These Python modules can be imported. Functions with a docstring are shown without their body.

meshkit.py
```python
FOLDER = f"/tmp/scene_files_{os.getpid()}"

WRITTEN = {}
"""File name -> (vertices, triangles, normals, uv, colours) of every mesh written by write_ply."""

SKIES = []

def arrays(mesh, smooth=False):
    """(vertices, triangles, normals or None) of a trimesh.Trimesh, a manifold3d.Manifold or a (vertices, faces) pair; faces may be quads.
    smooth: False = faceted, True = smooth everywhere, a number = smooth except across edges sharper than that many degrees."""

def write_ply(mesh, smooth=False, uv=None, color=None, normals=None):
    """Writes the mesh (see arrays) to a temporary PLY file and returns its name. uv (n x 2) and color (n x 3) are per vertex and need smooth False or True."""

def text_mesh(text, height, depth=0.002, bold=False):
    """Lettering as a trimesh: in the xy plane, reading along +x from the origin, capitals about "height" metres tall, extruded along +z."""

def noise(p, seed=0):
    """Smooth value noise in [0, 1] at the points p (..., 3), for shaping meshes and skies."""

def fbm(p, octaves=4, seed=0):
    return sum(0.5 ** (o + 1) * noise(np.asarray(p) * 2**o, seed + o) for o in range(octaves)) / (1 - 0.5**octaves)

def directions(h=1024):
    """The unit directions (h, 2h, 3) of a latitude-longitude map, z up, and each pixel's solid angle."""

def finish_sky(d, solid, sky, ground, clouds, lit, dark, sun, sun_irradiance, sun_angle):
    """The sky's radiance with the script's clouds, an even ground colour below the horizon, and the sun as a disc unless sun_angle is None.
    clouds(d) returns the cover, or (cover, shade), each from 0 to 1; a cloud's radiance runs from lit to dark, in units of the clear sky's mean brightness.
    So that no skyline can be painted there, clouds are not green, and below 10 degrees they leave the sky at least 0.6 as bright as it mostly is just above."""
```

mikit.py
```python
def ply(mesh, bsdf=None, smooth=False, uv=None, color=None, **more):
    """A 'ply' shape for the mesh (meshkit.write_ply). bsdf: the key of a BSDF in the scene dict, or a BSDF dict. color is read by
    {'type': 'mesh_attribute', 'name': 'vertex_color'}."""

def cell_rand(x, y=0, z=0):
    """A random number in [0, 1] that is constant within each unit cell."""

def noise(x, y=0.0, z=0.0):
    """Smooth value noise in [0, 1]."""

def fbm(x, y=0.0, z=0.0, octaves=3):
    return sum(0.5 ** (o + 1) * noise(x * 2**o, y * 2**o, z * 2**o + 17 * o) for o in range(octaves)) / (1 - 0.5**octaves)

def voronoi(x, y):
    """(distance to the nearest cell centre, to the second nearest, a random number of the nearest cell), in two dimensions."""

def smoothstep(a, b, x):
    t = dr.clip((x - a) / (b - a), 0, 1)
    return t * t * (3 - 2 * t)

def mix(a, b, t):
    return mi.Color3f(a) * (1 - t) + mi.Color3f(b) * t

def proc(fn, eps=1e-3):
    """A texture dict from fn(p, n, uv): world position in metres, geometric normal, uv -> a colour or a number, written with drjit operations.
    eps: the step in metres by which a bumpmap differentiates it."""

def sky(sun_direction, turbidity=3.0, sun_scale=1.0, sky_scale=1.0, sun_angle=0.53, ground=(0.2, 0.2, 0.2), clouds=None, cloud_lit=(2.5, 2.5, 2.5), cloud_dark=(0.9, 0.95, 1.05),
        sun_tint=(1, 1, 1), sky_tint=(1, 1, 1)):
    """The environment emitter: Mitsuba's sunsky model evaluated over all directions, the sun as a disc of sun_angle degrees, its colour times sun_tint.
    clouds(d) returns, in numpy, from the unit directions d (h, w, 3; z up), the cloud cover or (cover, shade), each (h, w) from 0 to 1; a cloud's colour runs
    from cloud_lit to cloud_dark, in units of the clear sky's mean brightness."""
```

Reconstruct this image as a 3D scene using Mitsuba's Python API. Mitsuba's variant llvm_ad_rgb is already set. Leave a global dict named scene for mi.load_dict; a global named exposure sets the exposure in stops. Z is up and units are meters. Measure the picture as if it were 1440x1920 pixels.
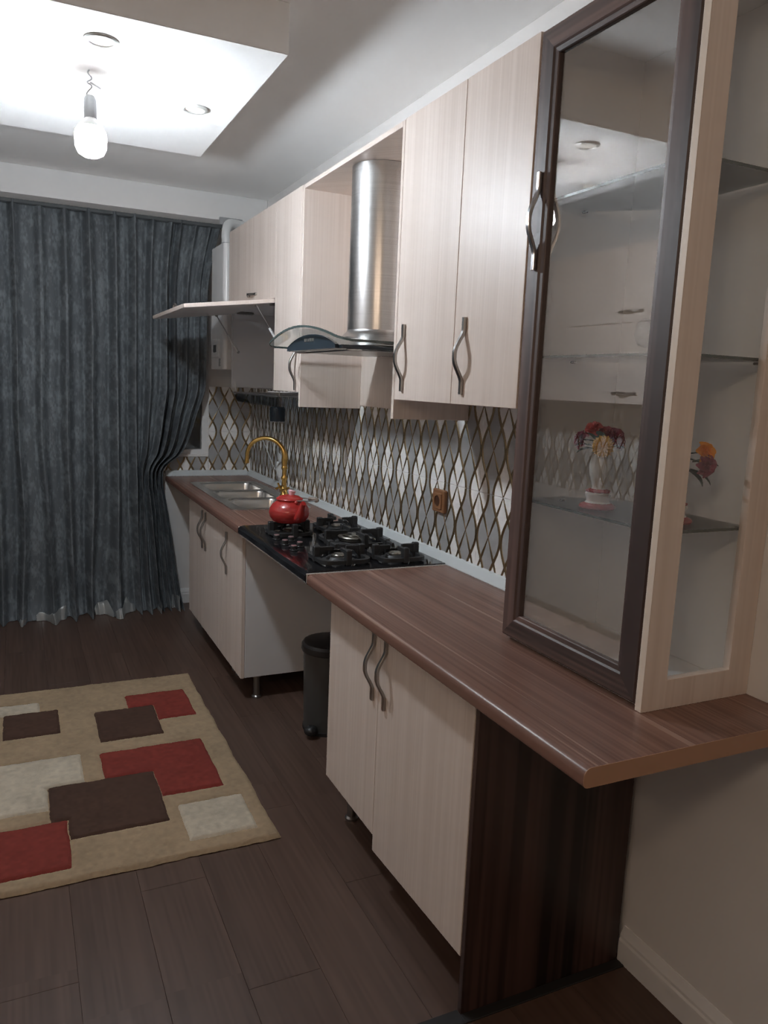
import math, random
import numpy as np
import trimesh
import manifold3d as m3
from shapely.geometry import Polygon, box as sbox
import mitsuba as mi
import drjit as dr
import mikit, meshkit
from mikit import noise, fbm, cell_rand, smoothstep, mix, proc

random.seed(7)
RNG = np.random.default_rng(7)
scene, labels = {}, {}

# ------------------------------------------------------------------ camera, lights, exposure
exposure = 0.3
BULB_POWER = 360.0            # radiance of the bare kitchen bulb
ROOM_LAMP = 36.0              # radiance of the two globe lamps in the room behind the camera
CAM = dict(pos=(-1.4628, -0.9838, 1.5266), yaw=0.4458, pitch=-0.1611, roll=0.0424, f=1449.61)


def camera():
    cy, sy = math.cos(CAM['yaw']), math.sin(CAM['yaw'])
    cp, sp = math.cos(CAM['pitch']), math.sin(CAM['pitch'])
    fw = np.array([sy * cp, cy * cp, sp])
    r = np.array([cy, -sy, 0.0])
    u = np.cross(r, fw)
    c, s = math.cos(CAM['roll']), math.sin(CAM['roll'])
    r, u = c * r + s * u, -s * r + c * u
    m = np.eye(4)
    m[:3, 0], m[:3, 1], m[:3, 2], m[:3, 3] = -r, u, fw, CAM['pos']
    return {'type': 'perspective', 'fov_axis': 'x', 'fov': math.degrees(2 * math.atan(720 / CAM['f'])),
            'near_clip': 0.05, 'far_clip': 50.0, 'to_world': mi.ScalarTransform4f(m.tolist())}


scene['camera'] = camera()


# ------------------------------------------------------------------ materials
def P(color, rough=0.5, **k):
    c = color if isinstance(color, dict) else {'type': 'rgb', 'value': list(color)}
    return {'type': 'twosided', 'bsdf': {'type': 'principled', 'base_color': c, 'roughness': rough, **k}}


def M(name, d):
    scene[name] = d
    return name


def f_cream(p, n, uv):
    a = p.x + p.y
    g = noise(a * 170.0, p.z * 2.2) * 0.55 + noise(a * 45.0 + 9.0, p.z * 0.9) * 0.45
    return mix((0.615, 0.522, 0.462), (0.715, 0.625, 0.567), g)


def f_walnut(p, n, uv):          # dark door frame and end panel: vertical streaks
    a = p.x * 0.9 + p.y
    g = noise(a * 26.0, p.z * 0.8) * 0.5 + noise(a * 110.0 + 3.0, p.z * 2.0) * 0.3 + noise(a * 9.0, p.z * 0.4) * 0.35
    return mix((0.036, 0.021, 0.019), (0.150, 0.088, 0.074), smoothstep(0.35, 1.0, g))


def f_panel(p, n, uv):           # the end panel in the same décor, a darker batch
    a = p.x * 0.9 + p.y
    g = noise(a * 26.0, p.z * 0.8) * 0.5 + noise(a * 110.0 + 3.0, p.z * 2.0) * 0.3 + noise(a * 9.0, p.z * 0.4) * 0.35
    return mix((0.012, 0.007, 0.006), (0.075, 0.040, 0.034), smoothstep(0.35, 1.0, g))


def f_walnut_flat(p, n, uv):     # the same décor, grain lying along the y axis (rails)
    g = noise(p.z * 40.0, p.y * 1.2) * 0.5 + noise(p.z * 150.0, p.y * 3.0) * 0.3 + 0.15
    return mix((0.030, 0.017, 0.014), (0.150, 0.084, 0.066), smoothstep(0.3, 0.95, g))


def f_top(p, n, uv):
    g = noise(p.x * 190.0, p.y * 2.2) * 0.5 + noise(p.x * 48.0 + 5.0, p.y * 0.9) * 0.5
    streak = smoothstep(0.80, 0.93, noise(p.x * 85.0 + 31.0, p.y * 1.1))
    c = mix((0.108, 0.053, 0.040), (0.215, 0.117, 0.089), g)
    return mix(c, (0.37, 0.25, 0.20), streak * 0.55)


def f_floor(p, n, uv):
    i = dr.floor(p.x / 0.195)
    k = dr.floor((p.y + 0.43 * cell_rand(i, 3.0) * 3.0) / 1.29)
    t = cell_rand(i, k, 5.0)
    g = noise(p.x * 130.0, p.y * 5.0 + t * 9.0) * 0.5 + noise(p.x * 30.0 + t * 40.0, p.y * 2.2) * 0.5
    c = mix((0.060, 0.036, 0.027), (0.098, 0.060, 0.046), g)
    return c * (0.93 + 0.14 * t)


def f_tile(p, n, uv):            # flat print of the glazed tile: grey ogee bulbs on white
    u, v = uv.x, uv.y
    a = u / 0.15 - dr.floor(u / 0.15) - 0.5
    w = 0.285 + 0.198 * dr.cos(2 * math.pi * (v - 0.15) / 0.3)
    inside = smoothstep(-0.008, 0.008, w - dr.abs(a))
    g = fbm(u * 30.0, v * 30.0)
    grey = mix((0.295, 0.30, 0.305), (0.36, 0.366, 0.37), g)
    return mix((0.80, 0.80, 0.79), grey, inside)


def f_curtain(p, n, uv):
    a = fbm(uv.x * 30.0, uv.y * 13.0, 0.0, 3)
    b = fbm(uv.x * 95.0, uv.y * 52.0, 4.0, 2)
    t = smoothstep(0.38, 0.74, a * 0.6 + b * 0.4)
    return mix((0.118, 0.132, 0.144), (0.200, 0.224, 0.240), t)


def f_wall(p, n, uv):
    return mix((0.655, 0.64, 0.625), (0.70, 0.685, 0.67), fbm(p.y * 3.0, p.z * 3.0, p.x * 3.0))


def f_brushed(p, n, uv):
    return mix((0.46, 0.455, 0.45), (0.60, 0.595, 0.59), noise(p.z * 900.0, p.y * 6.0, p.x * 6.0))


def rug(base):
    def f(p, n, uv):
        g = fbm(p.x * 60.0, p.y * 60.0, p.z * 40.0, 3) * 0.6 + fbm(p.x * 7.0, p.y * 7.0, 2.0, 2) * 0.4
        return mi.Color3f(base) * (0.66 + 0.68 * g)
    return f


def f_pile(p, n, uv):
    return noise(p.x * 330.0, p.y * 330.0) * 0.7 + noise(p.x * 120.0, p.y * 120.0) * 0.3


M('paint_white', P(proc(f_wall), 0.75))
M('paint_ceiling', P((0.74, 0.735, 0.725), 0.85))
M('gloss_white', P((0.74, 0.735, 0.73), 0.3))
M('melamine', P((0.66, 0.65, 0.65), 0.4))
M('melamine_white', P((0.80, 0.79, 0.785), 0.45))
M('cabinet_grey', P((0.62, 0.62, 0.635), 0.45))
M('cream', P(proc(f_cream), 0.42, specular=0.5))
M('cream_edge', P((0.70, 0.62, 0.54), 0.4))
M('walnut', P(proc(f_walnut), 0.5, specular=0.6))
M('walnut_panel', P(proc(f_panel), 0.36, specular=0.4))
M('walnut_rail', P(proc(f_walnut_flat), 0.5, specular=0.6))
M('worktop_wood', P(proc(f_top), 0.33, specular=0.4))
M('worktop_edge', P((0.34, 0.19, 0.118), 0.5))
M('floor_wood', P(proc(f_floor), 0.42, specular=0.4))
M('dark_strip', P((0.012, 0.011, 0.011), 0.6))
M('tile_glaze', P(proc(f_tile), 0.12, specular=0.5))
M('gold_line', P((0.20, 0.15, 0.085), 0.28, metallic=0.85))
M('gold', P((0.78, 0.50, 0.16), 0.16, metallic=1.0))
M('steel', P((0.72, 0.72, 0.705), 0.27, metallic=1.0))
M('steel_brushed', P(proc(f_brushed), 0.27, metallic=1.0, anisotropic=0.0))
M('chrome', P((0.50, 0.50, 0.52), 0.18, metallic=1.0))
M('nickel', P((0.34, 0.325, 0.31), 0.28, metallic=1.0))
M('black_glass', P((0.006, 0.006, 0.007), 0.05, specular=0.5))
M('black_plastic', P((0.012, 0.012, 0.013), 0.4))
M('cast_iron', P((0.017, 0.018, 0.019), 0.5))
M('hood_black', P((0.020, 0.028, 0.036), 0.14))
M('brass_ring', P((0.52, 0.50, 0.44), 0.25, metallic=1.0))
M('knob_cap', P((0.52, 0.36, 0.38), 0.25, metallic=0.7))
M('red_enamel', P((0.34, 0.022, 0.019), 0.16, specular=0.6, clearcoat=0.6))
M('pink_plastic', P((0.74, 0.43, 0.47), 0.35))
M('grip_wood', P((0.20, 0.16, 0.13), 0.4))
M('white_plastic', P((0.70, 0.71, 0.71), 0.3))
M('ring_grey', P((0.42, 0.42, 0.40), 0.35))
M('grey_plastic', P((0.33, 0.34, 0.35), 0.4))
M('dark_display', P((0.10, 0.11, 0.115), 0.2))
M('upstand', P((0.56, 0.60, 0.61), 0.35))
M('aluminium', P((0.72, 0.70, 0.67), 0.3, metallic=0.6))
M('socket_brown', P((0.20, 0.095, 0.045), 0.35))
M('socket_dark', P((0.05, 0.022, 0.012), 0.35))
M('bin_metal', P((0.065, 0.066, 0.064), 0.35, metallic=0.3))
M('curtain_velvet', P(proc(f_curtain), 0.6, sheen=0.05, sheen_tint=0.2, specular=0.2))
M('curtain_satin', P((0.42, 0.44, 0.44), 0.3, metallic=0.35, sheen=0.4))
M('rug_beige', {'type': 'bumpmap', 'arbitrary': proc(f_pile, 1e-3), 'scale': 0.004, 'bsdf': P(proc(rug((0.32, 0.235, 0.150))), 0.95, sheen=0.3)})
M('rug_cream', {'type': 'bumpmap', 'arbitrary': proc(f_pile, 1e-3), 'scale': 0.004, 'bsdf': P(proc(rug((0.48, 0.42, 0.33))), 0.95, sheen=0.3)})
M('rug_red', {'type': 'bumpmap', 'arbitrary': proc(f_pile, 1e-3), 'scale': 0.004, 'bsdf': P(proc(rug((0.175, 0.026, 0.019))), 0.95, sheen=0.3)})
M('rug_brown', {'type': 'bumpmap', 'arbitrary': proc(f_pile, 1e-3), 'scale': 0.004, 'bsdf': P(proc(rug((0.052, 0.025, 0.016))), 0.95, sheen=0.3)})
M('ceramic', P((0.74, 0.72, 0.69), 0.15))
M('vase_red', P((0.36, 0.05, 0.055), 0.2))
for _n, _c in dict(petal_yellow=(0.72, 0.45, 0.12), petal_orange=(0.78, 0.33, 0.03), petal_pink=(0.62, 0.17, 0.17), petal_plum=(0.26, 0.045, 0.085), petal_rose=(0.45, 0.13, 0.17), leaf_green=(0.03, 0.055, 0.045), leaf_blue=(0.12, 0.20, 0.20)).items():
    M(_n, P(_c, 0.6))
M('pane', {'type': 'thindielectric', 'int_ior': 1.52, 'specular_transmittance': {'type': 'rgb', 'value': [0.93, 0.95, 0.94]}})
M('mirror_pane', {'type': 'thindielectric', 'int_ior': 2.35, 'specular_transmittance': {'type': 'rgb', 'value': [0.90, 0.91, 0.91]}})   # reflective coated cabinet glass
M('shelf_glass', {'type': 'thindielectric', 'int_ior': 1.4, 'specular_reflectance': {'type': 'rgb', 'value': [0.42, 0.43, 0.43]}, 'specular_transmittance': {'type': 'rgb', 'value': [0.50, 0.52, 0.525]}})   # smoked glass
M('hood_glass', {'type': 'thindielectric', 'int_ior': 1.5, 'specular_transmittance': {'type': 'rgb', 'value': [0.86, 0.91, 0.91]}})
M('clear_glass', {'type': 'thindielectric', 'int_ior': 1.5, 'specular_transmittance': {'type': 'rgb', 'value': [0.95, 0.96, 0.96]}})
M('smoke_plastic', {'type': 'thindielectric', 'int_ior': 1.5, 'specular_transmittance': {'type': 'rgb', 'value': [0.42, 0.46, 0.48]}})
M('glass_edge', P((0.045, 0.06, 0.058), 0.3))
M('night', P((0.004, 0.005, 0.007), 0.9))


# ------------------------------------------------------------------ helpers
used = {}


def numbered(key):
    k = used.get(key, -1) + 1
    used[key] = k
    return key if k == 0 else f'{key}_{k:03d}'


def thing(name, label, cat, group=None):
    key = numbered(name)
    labels[key] = {'label': label, 'category': cat}
    if group:
        labels[key]['group'] = group
    return key


def part(parent, name, mesh, bsdf, smooth=False, label=None, **more):
    key = numbered(f'{parent}__{name}')
    scene[key] = mesh if isinstance(mesh, dict) else mikit.ply(mesh, bsdf, smooth, **more)
    if label:
        labels[key] = {'label': label}
    return key


def single(name, label, cat, mesh, bsdf, smooth=False, group=None, **more):
    key = thing(name, label, cat, group)
    scene[key] = mikit.ply(mesh, bsdf, smooth, **more)
    return key


def struct(name, mesh, bsdf, smooth=False, label=None):
    scene[name] = mikit.ply(mesh, bsdf, smooth)
    labels[name] = {'kind': 'structure'}
    if label:
        labels[name]['label'] = label
    used[name] = 0
    return name


def cat(*ms):
    return trimesh.util.concatenate([m for m in ms])


def cbox(x0, x1, y0, y1, z0, z1, c=0.0012):
    lo, hi = np.minimum([x0, y0, z0], [x1, y1, z1]), np.maximum([x0, y0, z0], [x1, y1, z1])
    c = min(c, 0.45 * float((hi - lo).min()))
    pts = []
    for sx in (0, 1):
        for sy in (0, 1):
            for sz in (0, 1):
                s = np.array([sx, sy, sz])
                q = np.where(s, hi, lo)
                d = np.where(s, -c, c)
                for k in range(3):
                    e = d.copy()
                    e[k] = 0
                    pts.append(q + e)
    return trimesh.convex.convex_hull(np.array(pts))


def moved(m, t=(0, 0, 0), rz=0.0, rx=0.0, ry=0.0):
    m = m.copy()
    for a, ax in ((rx, [1, 0, 0]), (ry, [0, 1, 0]), (rz, [0, 0, 1])):
        if a:
            m.apply_transform(trimesh.transformations.rotation_matrix(a, ax))
    m.apply_translation(t)
    return m


def lathe(profile, n=40, center=(0, 0, 0)):
    m = trimesh.creation.revolve(np.asarray(profile, float), sections=n)
    m.apply_translation(center)
    return m


def grid_faces(nu, nv, close_v=False):
    i, j = np.meshgrid(np.arange(nu - 1), np.arange(nv if close_v else nv - 1), indexing='ij')
    j2 = (j + 1) % nv
    q = np.stack([i * nv + j, (i + 1) * nv + j, (i + 1) * nv + j2, i * nv + j2], -1).reshape(-1, 4)
    return np.vstack([q[:, [0, 1, 2]], q[:, [0, 2, 3]]])


def sweep(path, prof, up=(0, 0, 1), caps=True, scale=None):
    """prof (k,2): (side, up) offsets round the path."""
    p = np.asarray(path, float)
    prof = np.asarray(prof, float)
    t = np.gradient(p, axis=0)
    t /= np.linalg.norm(t, axis=1, keepdims=True)
    s = np.cross(t, np.asarray(up, float))
    s /= np.linalg.norm(s, axis=1, keepdims=True) + 1e-12
    u = np.cross(s, t)
    sc = np.ones(len(p)) if scale is None else np.asarray(scale)
    v = p[:, None] + sc[:, None, None] * (prof[None, :, :1] * s[:, None] + prof[None, :, 1:] * u[:, None])
    k = len(prof)
    f = grid_faces(len(p), k, True)
    v = v.reshape(-1, 3)
    if caps:
        a, b = len(v), len(v) + 1
        v = np.vstack([v, p[0], p[-1]])
        i = np.arange(k)
        f = np.vstack([f, np.stack([i * 0 + a, i, (i + 1) % k], 1), np.stack([i * 0 + b, (len(p) - 1) * k + (i + 1) % k, (len(p) - 1) * k + i], 1)])
    m = trimesh.Trimesh(v, f, process=False)
    m.fix_normals()
    return m


def circle(r, n=12):
    a = np.arange(n) * 2 * math.pi / n
    return np.stack([r * np.cos(a), r * np.sin(a)], 1)


def tube(path, r, n=10, up=(0.123, 0.21, 0.97), scale=None):
    return sweep(path, circle(r, n), up, True, scale)


def spline(pts, n=40):
    from scipy.interpolate import CubicSpline
    pts = np.asarray(pts, float)
    t = np.r_[0, np.cumsum(np.linalg.norm(np.diff(pts, axis=0), axis=1))]
    return CubicSpline(t, pts)(np.linspace(0, t[-1], n))


def extrude_y(poly, y0, y1):
    m = trimesh.creation.extrude_polygon(poly, y1 - y0, engine='earcut')
    v = np.array(m.vertices)
    out = trimesh.Trimesh(np.stack([v[:, 0], y0 + v[:, 2], v[:, 1]], 1), m.faces[:, ::-1], process=False)
    return out


def extrude_z(poly, z0, z1):
    m = trimesh.creation.extrude_polygon(poly, z1 - z0, engine='earcut')
    m.apply_translation([0, 0, z0])
    return m


def to_man(m):
    m = trimesh.Trimesh(m.vertices, m.faces, process=True)
    return m3.Manifold(m3.Mesh(np.asarray(m.vertices, np.float32), np.asarray(m.faces, np.uint32)))


def from_man(m):
    q = m.to_mesh()
    return trimesh.Trimesh(q.vert_properties[:, :3], q.tri_verts, process=False)


def minus(a, *bs):
    a = to_man(a)
    for b in bs:
        a = a - to_man(b)
    return from_man(a)


def frame_rails(a0, a1, b0, b1, prof, place):
    """Four mitred rails of a rectangular frame (a, b plane). prof: closed list of (inset, height). Order: low b, high a, high b, low a."""
    prof = np.asarray(prof, float)
    out = []
    for side in range(4):
        ends = []
        for e in (0, 1):
            d, h = prof[:, 0], prof[:, 1]
            if side in (0, 2):
                a = a0 + d if e == 0 else a1 - d
                b = b0 + d if side == 0 else b1 - d
            else:
                b = b0 + d if e == 0 else b1 - d
                a = a1 - d if side == 1 else a0 + d
            ends.append(np.stack([a, b, h], 1))
        v = np.vstack(ends)
        k = len(prof)
        i = np.arange(k)
        j = (i + 1) % k
        f = np.vstack([np.stack([i, j, j + k], 1), np.stack([i, j + k, i + k], 1)])
        from mapbox_earcut import triangulate_float64
        cap = triangulate_float64(prof, np.array([k])).reshape(-1, 3)
        f = np.vstack([f, cap, cap[:, ::-1] + k])
        m = trimesh.Trimesh(place(v), f, process=False)
        m.fix_normals()
        out.append(m)
    return out


def handle_mesh(length=0.215, bow=0.026, w=0.0135, th=0.009):
    """Bow handle on a surface facing -x, standing vertical, centred at the origin."""
    L = length / 2
    z = np.linspace(-L, L, 41)
    a = np.clip((0.66 * L - np.abs(z)) / (0.60 * L), 0, 1)
    x = -th / 2 - 0.0005 - bow * (a * a * (3 - 2 * a)) ** 0.8
    path = np.stack([x, 0 * z, z], 1)
    c = 0.0015
    prof = [(-w / 2 + c, -th / 2), (w / 2 - c, -th / 2), (w / 2, -th / 2 + c), (w / 2, th / 2 - c), (w / 2 - c, th / 2), (-w / 2 + c, th / 2), (-w / 2, th / 2 - c), (-w / 2, -th / 2 + c)]
    m = sweep(path, prof, up=(-1, 0, 0.0))
    return m


HANDLE = handle_mesh()


def handle_at(parent, x, y, z, bsdf='nickel', flat=False, length=None, rz=0.0):
    m = HANDLE if length is None else handle_mesh(length, 0.022, 0.012)
    m = moved(m, (0, 0, 0), rx=math.pi / 2 if flat else 0.0)
    return part(parent, 'handle', moved(m, (x, y, z), rz=rz), bsdf, 40)


# ------------------------------------------------------------------ the setting
XL, XLIV = -2.62, -4.4            # kitchen's left wall, living room's left wall
YF, YB, YK = 4.25, -4.0, -0.3     # far wall, back wall, where the kitchen opens to the living room
ZC = 2.645                        # ceiling
ZT = 0.88                         # worktop

struct('floor', cbox(XLIV - 0.1, 0.1, YB - 0.1, YF + 0.1, -0.12, -0.0045), 'floor_wood')
W = 0.195
plank_cache = {}
for i in range(-14, 0):
    off = float(0.43 * 3.0 * ((i * 0.618) % 1.0))
    y = -1.75 + off - 1.29
    while y < YF:
        y0, y1 = max(y, -1.75), min(y + 1.29, YF)
        if y1 - y0 > 0.05:
            k = (round(y1 - y0, 3))
            if k not in plank_cache:
                plank_cache[k] = mikit.ply(cbox(0.0004, W - 0.0004, 0.0004, k - 0.0004, -0.0045, 0.0, 0.0004), 'floor_wood')
            x0 = i * W
            if x0 + W <= 0.01:
                part('floor', 'plank', {**plank_cache[k], 'to_world': mi.ScalarTransform4f().translate([x0, y0, 0.0])}, None)
        y += 1.29
struct('ceiling', cbox(XLIV - 0.1, 0.1, YB - 0.1, YF + 0.1, ZC, ZC + 0.1), 'paint_ceiling')
part('ceiling', 'dropped_panel', cbox(-1.75, -0.687, 1.44, 2.69, 2.5, ZC - 0.0005, 0.002), 'paint_ceiling', label='square white dropped ceiling panel')
struct('wall_right', cbox(0.0, 0.1, YB - 0.1, YF + 0.1, 0.0, ZC), 'paint_white')
WX0, WX1, WZ0, WZ1 = -2.3, -0.30, 1.02, 2.40
struct('wall_far', minus(cbox(XLIV - 0.1, 0.0, YF, YF + 0.12, 0.0, ZC), cbox(WX0, WX1, YF - 0.1, YF + 0.3, WZ0, WZ1)), 'paint_white')
struct('wall_left', cbox(XL - 0.1, XL, YK, YF, 0.0, ZC), 'paint_white')
struct('wall_partition', cbox(XLIV, XL - 0.1, YK, YK + 0.1, 0.0, ZC), 'paint_white')
struct('wall_living', cbox(XLIV - 0.1, XLIV, YB, YK, 0.0, ZC), 'paint_white')
struct('wall_back', cbox(XLIV - 0.1, 0.0, YB - 0.1, YB, 0.0, ZC), 'paint_white')
struct('trim_1', cbox(XL, -0.0005, 3.958, YF - 0.0005, 2.49, ZC - 0.0005, 0.002), 'paint_ceiling', label='white boxed pelmet over the curtain')
base_prof = Polygon([(0, 0), (-0.018, 0), (-0.018, 0.062), (-0.014, 0.068), (-0.014, 0.076), (-0.010, 0.084), (-0.006, 0.094), (-0.003, 0.1), (0, 0.1)])
struct('baseboard_right', extrude_y(base_prof, YB, 0.4365), 'gloss_white')
far_bb = extrude_y(base_prof, 0.0, 2.6)
far_bb.apply_transform(trimesh.transformations.rotation_matrix(math.pi / 2, [0, 0, 1]))
far_bb.apply_translation([-0.02, YF - 0.0005, 0])
struct('baseboard_far', far_bb, 'gloss_white')
struct('trim_2', cbox(XL, -0.518, 0.408, 0.452, -0.001, 0.004, 0.001), 'dark_strip', label='dark threshold strip across the floor')
part('trim_2', 'end_piece', cbox(-0.518, -0.019, 0.408, 0.4362, -0.001, 0.004, 0.001), 'dark_strip')

# window behind the curtain
struct('window_1', cat(cbox(WX0, WX1, YF + 0.004, YF + 0.05, WZ0, WZ0 + 0.035), cbox(WX0, WX1, YF + 0.004, YF + 0.05, WZ1 - 0.04, WZ1),
                       cbox(WX1 - 0.042, WX1, YF + 0.004, YF + 0.05, WZ0, WZ1), cbox(WX0, WX0 + 0.042, YF + 0.004, YF + 0.05, WZ0, WZ1),
                       cbox(-1.33, -1.27, YF + 0.006, YF + 0.05, WZ0, WZ1)), 'gloss_white')
part('window_1', 'pane', trimesh.Trimesh([[WX0, YF + 0.03, WZ0], [WX1, YF + 0.03, WZ0], [WX1, YF + 0.03, WZ1], [WX0, YF + 0.03, WZ1]], [[0, 1, 2], [0, 2, 3]], process=False), 'pane')
part('window_1', 'sill', cbox(WX0, WX1, YF - 0.012, YF + 0.02, WZ0 - 0.012, WZ0 + 0.004), 'gloss_white')


# ------------------------------------------------------------------ tiled splashback
def ogee_lines(w=0.3, h=0.3):
    """Raised metallic lines of one 30 x 30 cm tile in (u, v), standing up along +n (third axis)."""
    ms = []

    def strip(pts, half, top):
        p = np.asarray(pts, float)
        half = np.broadcast_to(half, len(p))
        t = np.gradient(p, axis=0)
        t /= np.linalg.norm(t, axis=1, keepdims=True)
        s = np.stack([-t[:, 1], t[:, 0]], 1)
        rows = []
        for off, z in ((-1, 0), (-0.62, 0.8), (0, 1.0), (0.62, 0.8), (1, 0)):
            q = p + s * (off * half)[:, None]
            rows.append(np.column_stack([q, np.full(len(p), z * top)]))
        v = np.stack(rows, 1).reshape(-1, 3)
        ms.append(trimesh.Trimesh(v, grid_faces(len(p), 5), process=False))

    v = np.linspace(0.0, h, 33)
    for col in (0, 1):
        for s in (-1, 1):
            u = 0.075 + col * 0.15 + s * (0.04275 + 0.0285 * np.cos(2 * math.pi * (v - 0.15) / 0.3))
            strip(np.stack([u, v], 1), 0.0060, 0.0034)
    # straight needles, crossing at the middle of every bulb: thin at the crossing, thick half way
    for k in range(-2, 4):
        for s in (-1, 1):
            vv = np.linspace(0, h, 33)
            uu = (0.075 + 0.15 * k) + s * (vv - 0.15) / 2
            ok = (uu >= -1e-6) & (uu <= w + 1e-6)
            if ok.sum() > 2:
                half = 0.0012 + 0.0052 * np.abs(np.sin(2 * math.pi * (vv[ok] - 0.15) / 0.3)) ** 1.3
                strip(np.stack([uu[ok], vv[ok]], 1), half, 0.0022)
    return trimesh.util.concatenate(ms)


LINES = ogee_lines()


def clip_uv(m, u0, u1, v0, v1):
    for o, n in (((u0, 0, 0), (1, 0, 0)), ((u1, 0, 0), (-1, 0, 0)), ((0, v0, 0), (0, 1, 0)), ((0, v1, 0), (0, -1, 0))):
        m = m.slice_plane(o, n)
    return m


tile_cache = {}


def tile(wall, mat4, u0=0.0, u1=0.3, v0=0.0, v1=0.3):
    key = (u0, u1, v0, v1)
    if key not in tile_cache:
        g = 0.0006
        b = cbox(u0 + g, u1 - g, v0 + g, v1 - g, 0.0, 0.008, 0.001)
        body = mikit.ply(b, 'tile_glaze', False, uv=np.array(b.vertices)[:, :2])
        L = moved(clip_uv(LINES, u0 + 0.001, u1 - 0.001, v0 + 0.001, v1 - 0.001), (0, 0, 0.0079))
        tile_cache[key] = (body, mikit.ply(L, 'gold_line', True))
    body, ln = tile_cache[key]
    tw = mi.ScalarTransform4f(mat4.tolist())
    k = part(wall, 'tile', {**body, 'to_world': tw}, None)
    part(k, 'raised_lines', {**ln, 'to_world': tw}, None)


def wall_mat(o, u, v, n):
    m = np.eye(4)
    m[:3, 0], m[:3, 1], m[:3, 2], m[:3, 3] = u, v, n, o
    return m


TZ = 0.877
for r in range(2):
    y = 0.395
    while y < YF - 0.02:
        w = min(0.3, YF - 0.009 - y)
        tile('wall_right', wall_mat((0, y, TZ + 0.3 * r), (0, 1, 0), (0, 0, 1), (-1, 0, 0)), 0.2745 if y < 0.5 else 0.0, round(w, 4))
        y += 0.3
    tile('wall_far', wall_mat((-0.008, YF, TZ + 0.3 * r), (-1, 0, 0), (0, 0, 1), (0, -1, 0)), 0.0, 0.29)
for r in range(2):               # the same tiles behind the cabinets opposite, mirrored in the glass door
    for i in range(11):
        tile('wall_left', wall_mat((XL, 3.90 - 0.3 * i, TZ + 0.3 * r), (0, -1, 0), (0, 0, 1), (1, 0, 0)))
for c in range(1, 3):
    tile('wall_far', wall_mat((-0.008 - 0.29 * c - 0.003, YF, TZ), (-1, 0, 0), (0, 0, 1), (0, -1, 0)), 0.0, 0.29, 0.0, 0.13)
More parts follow.
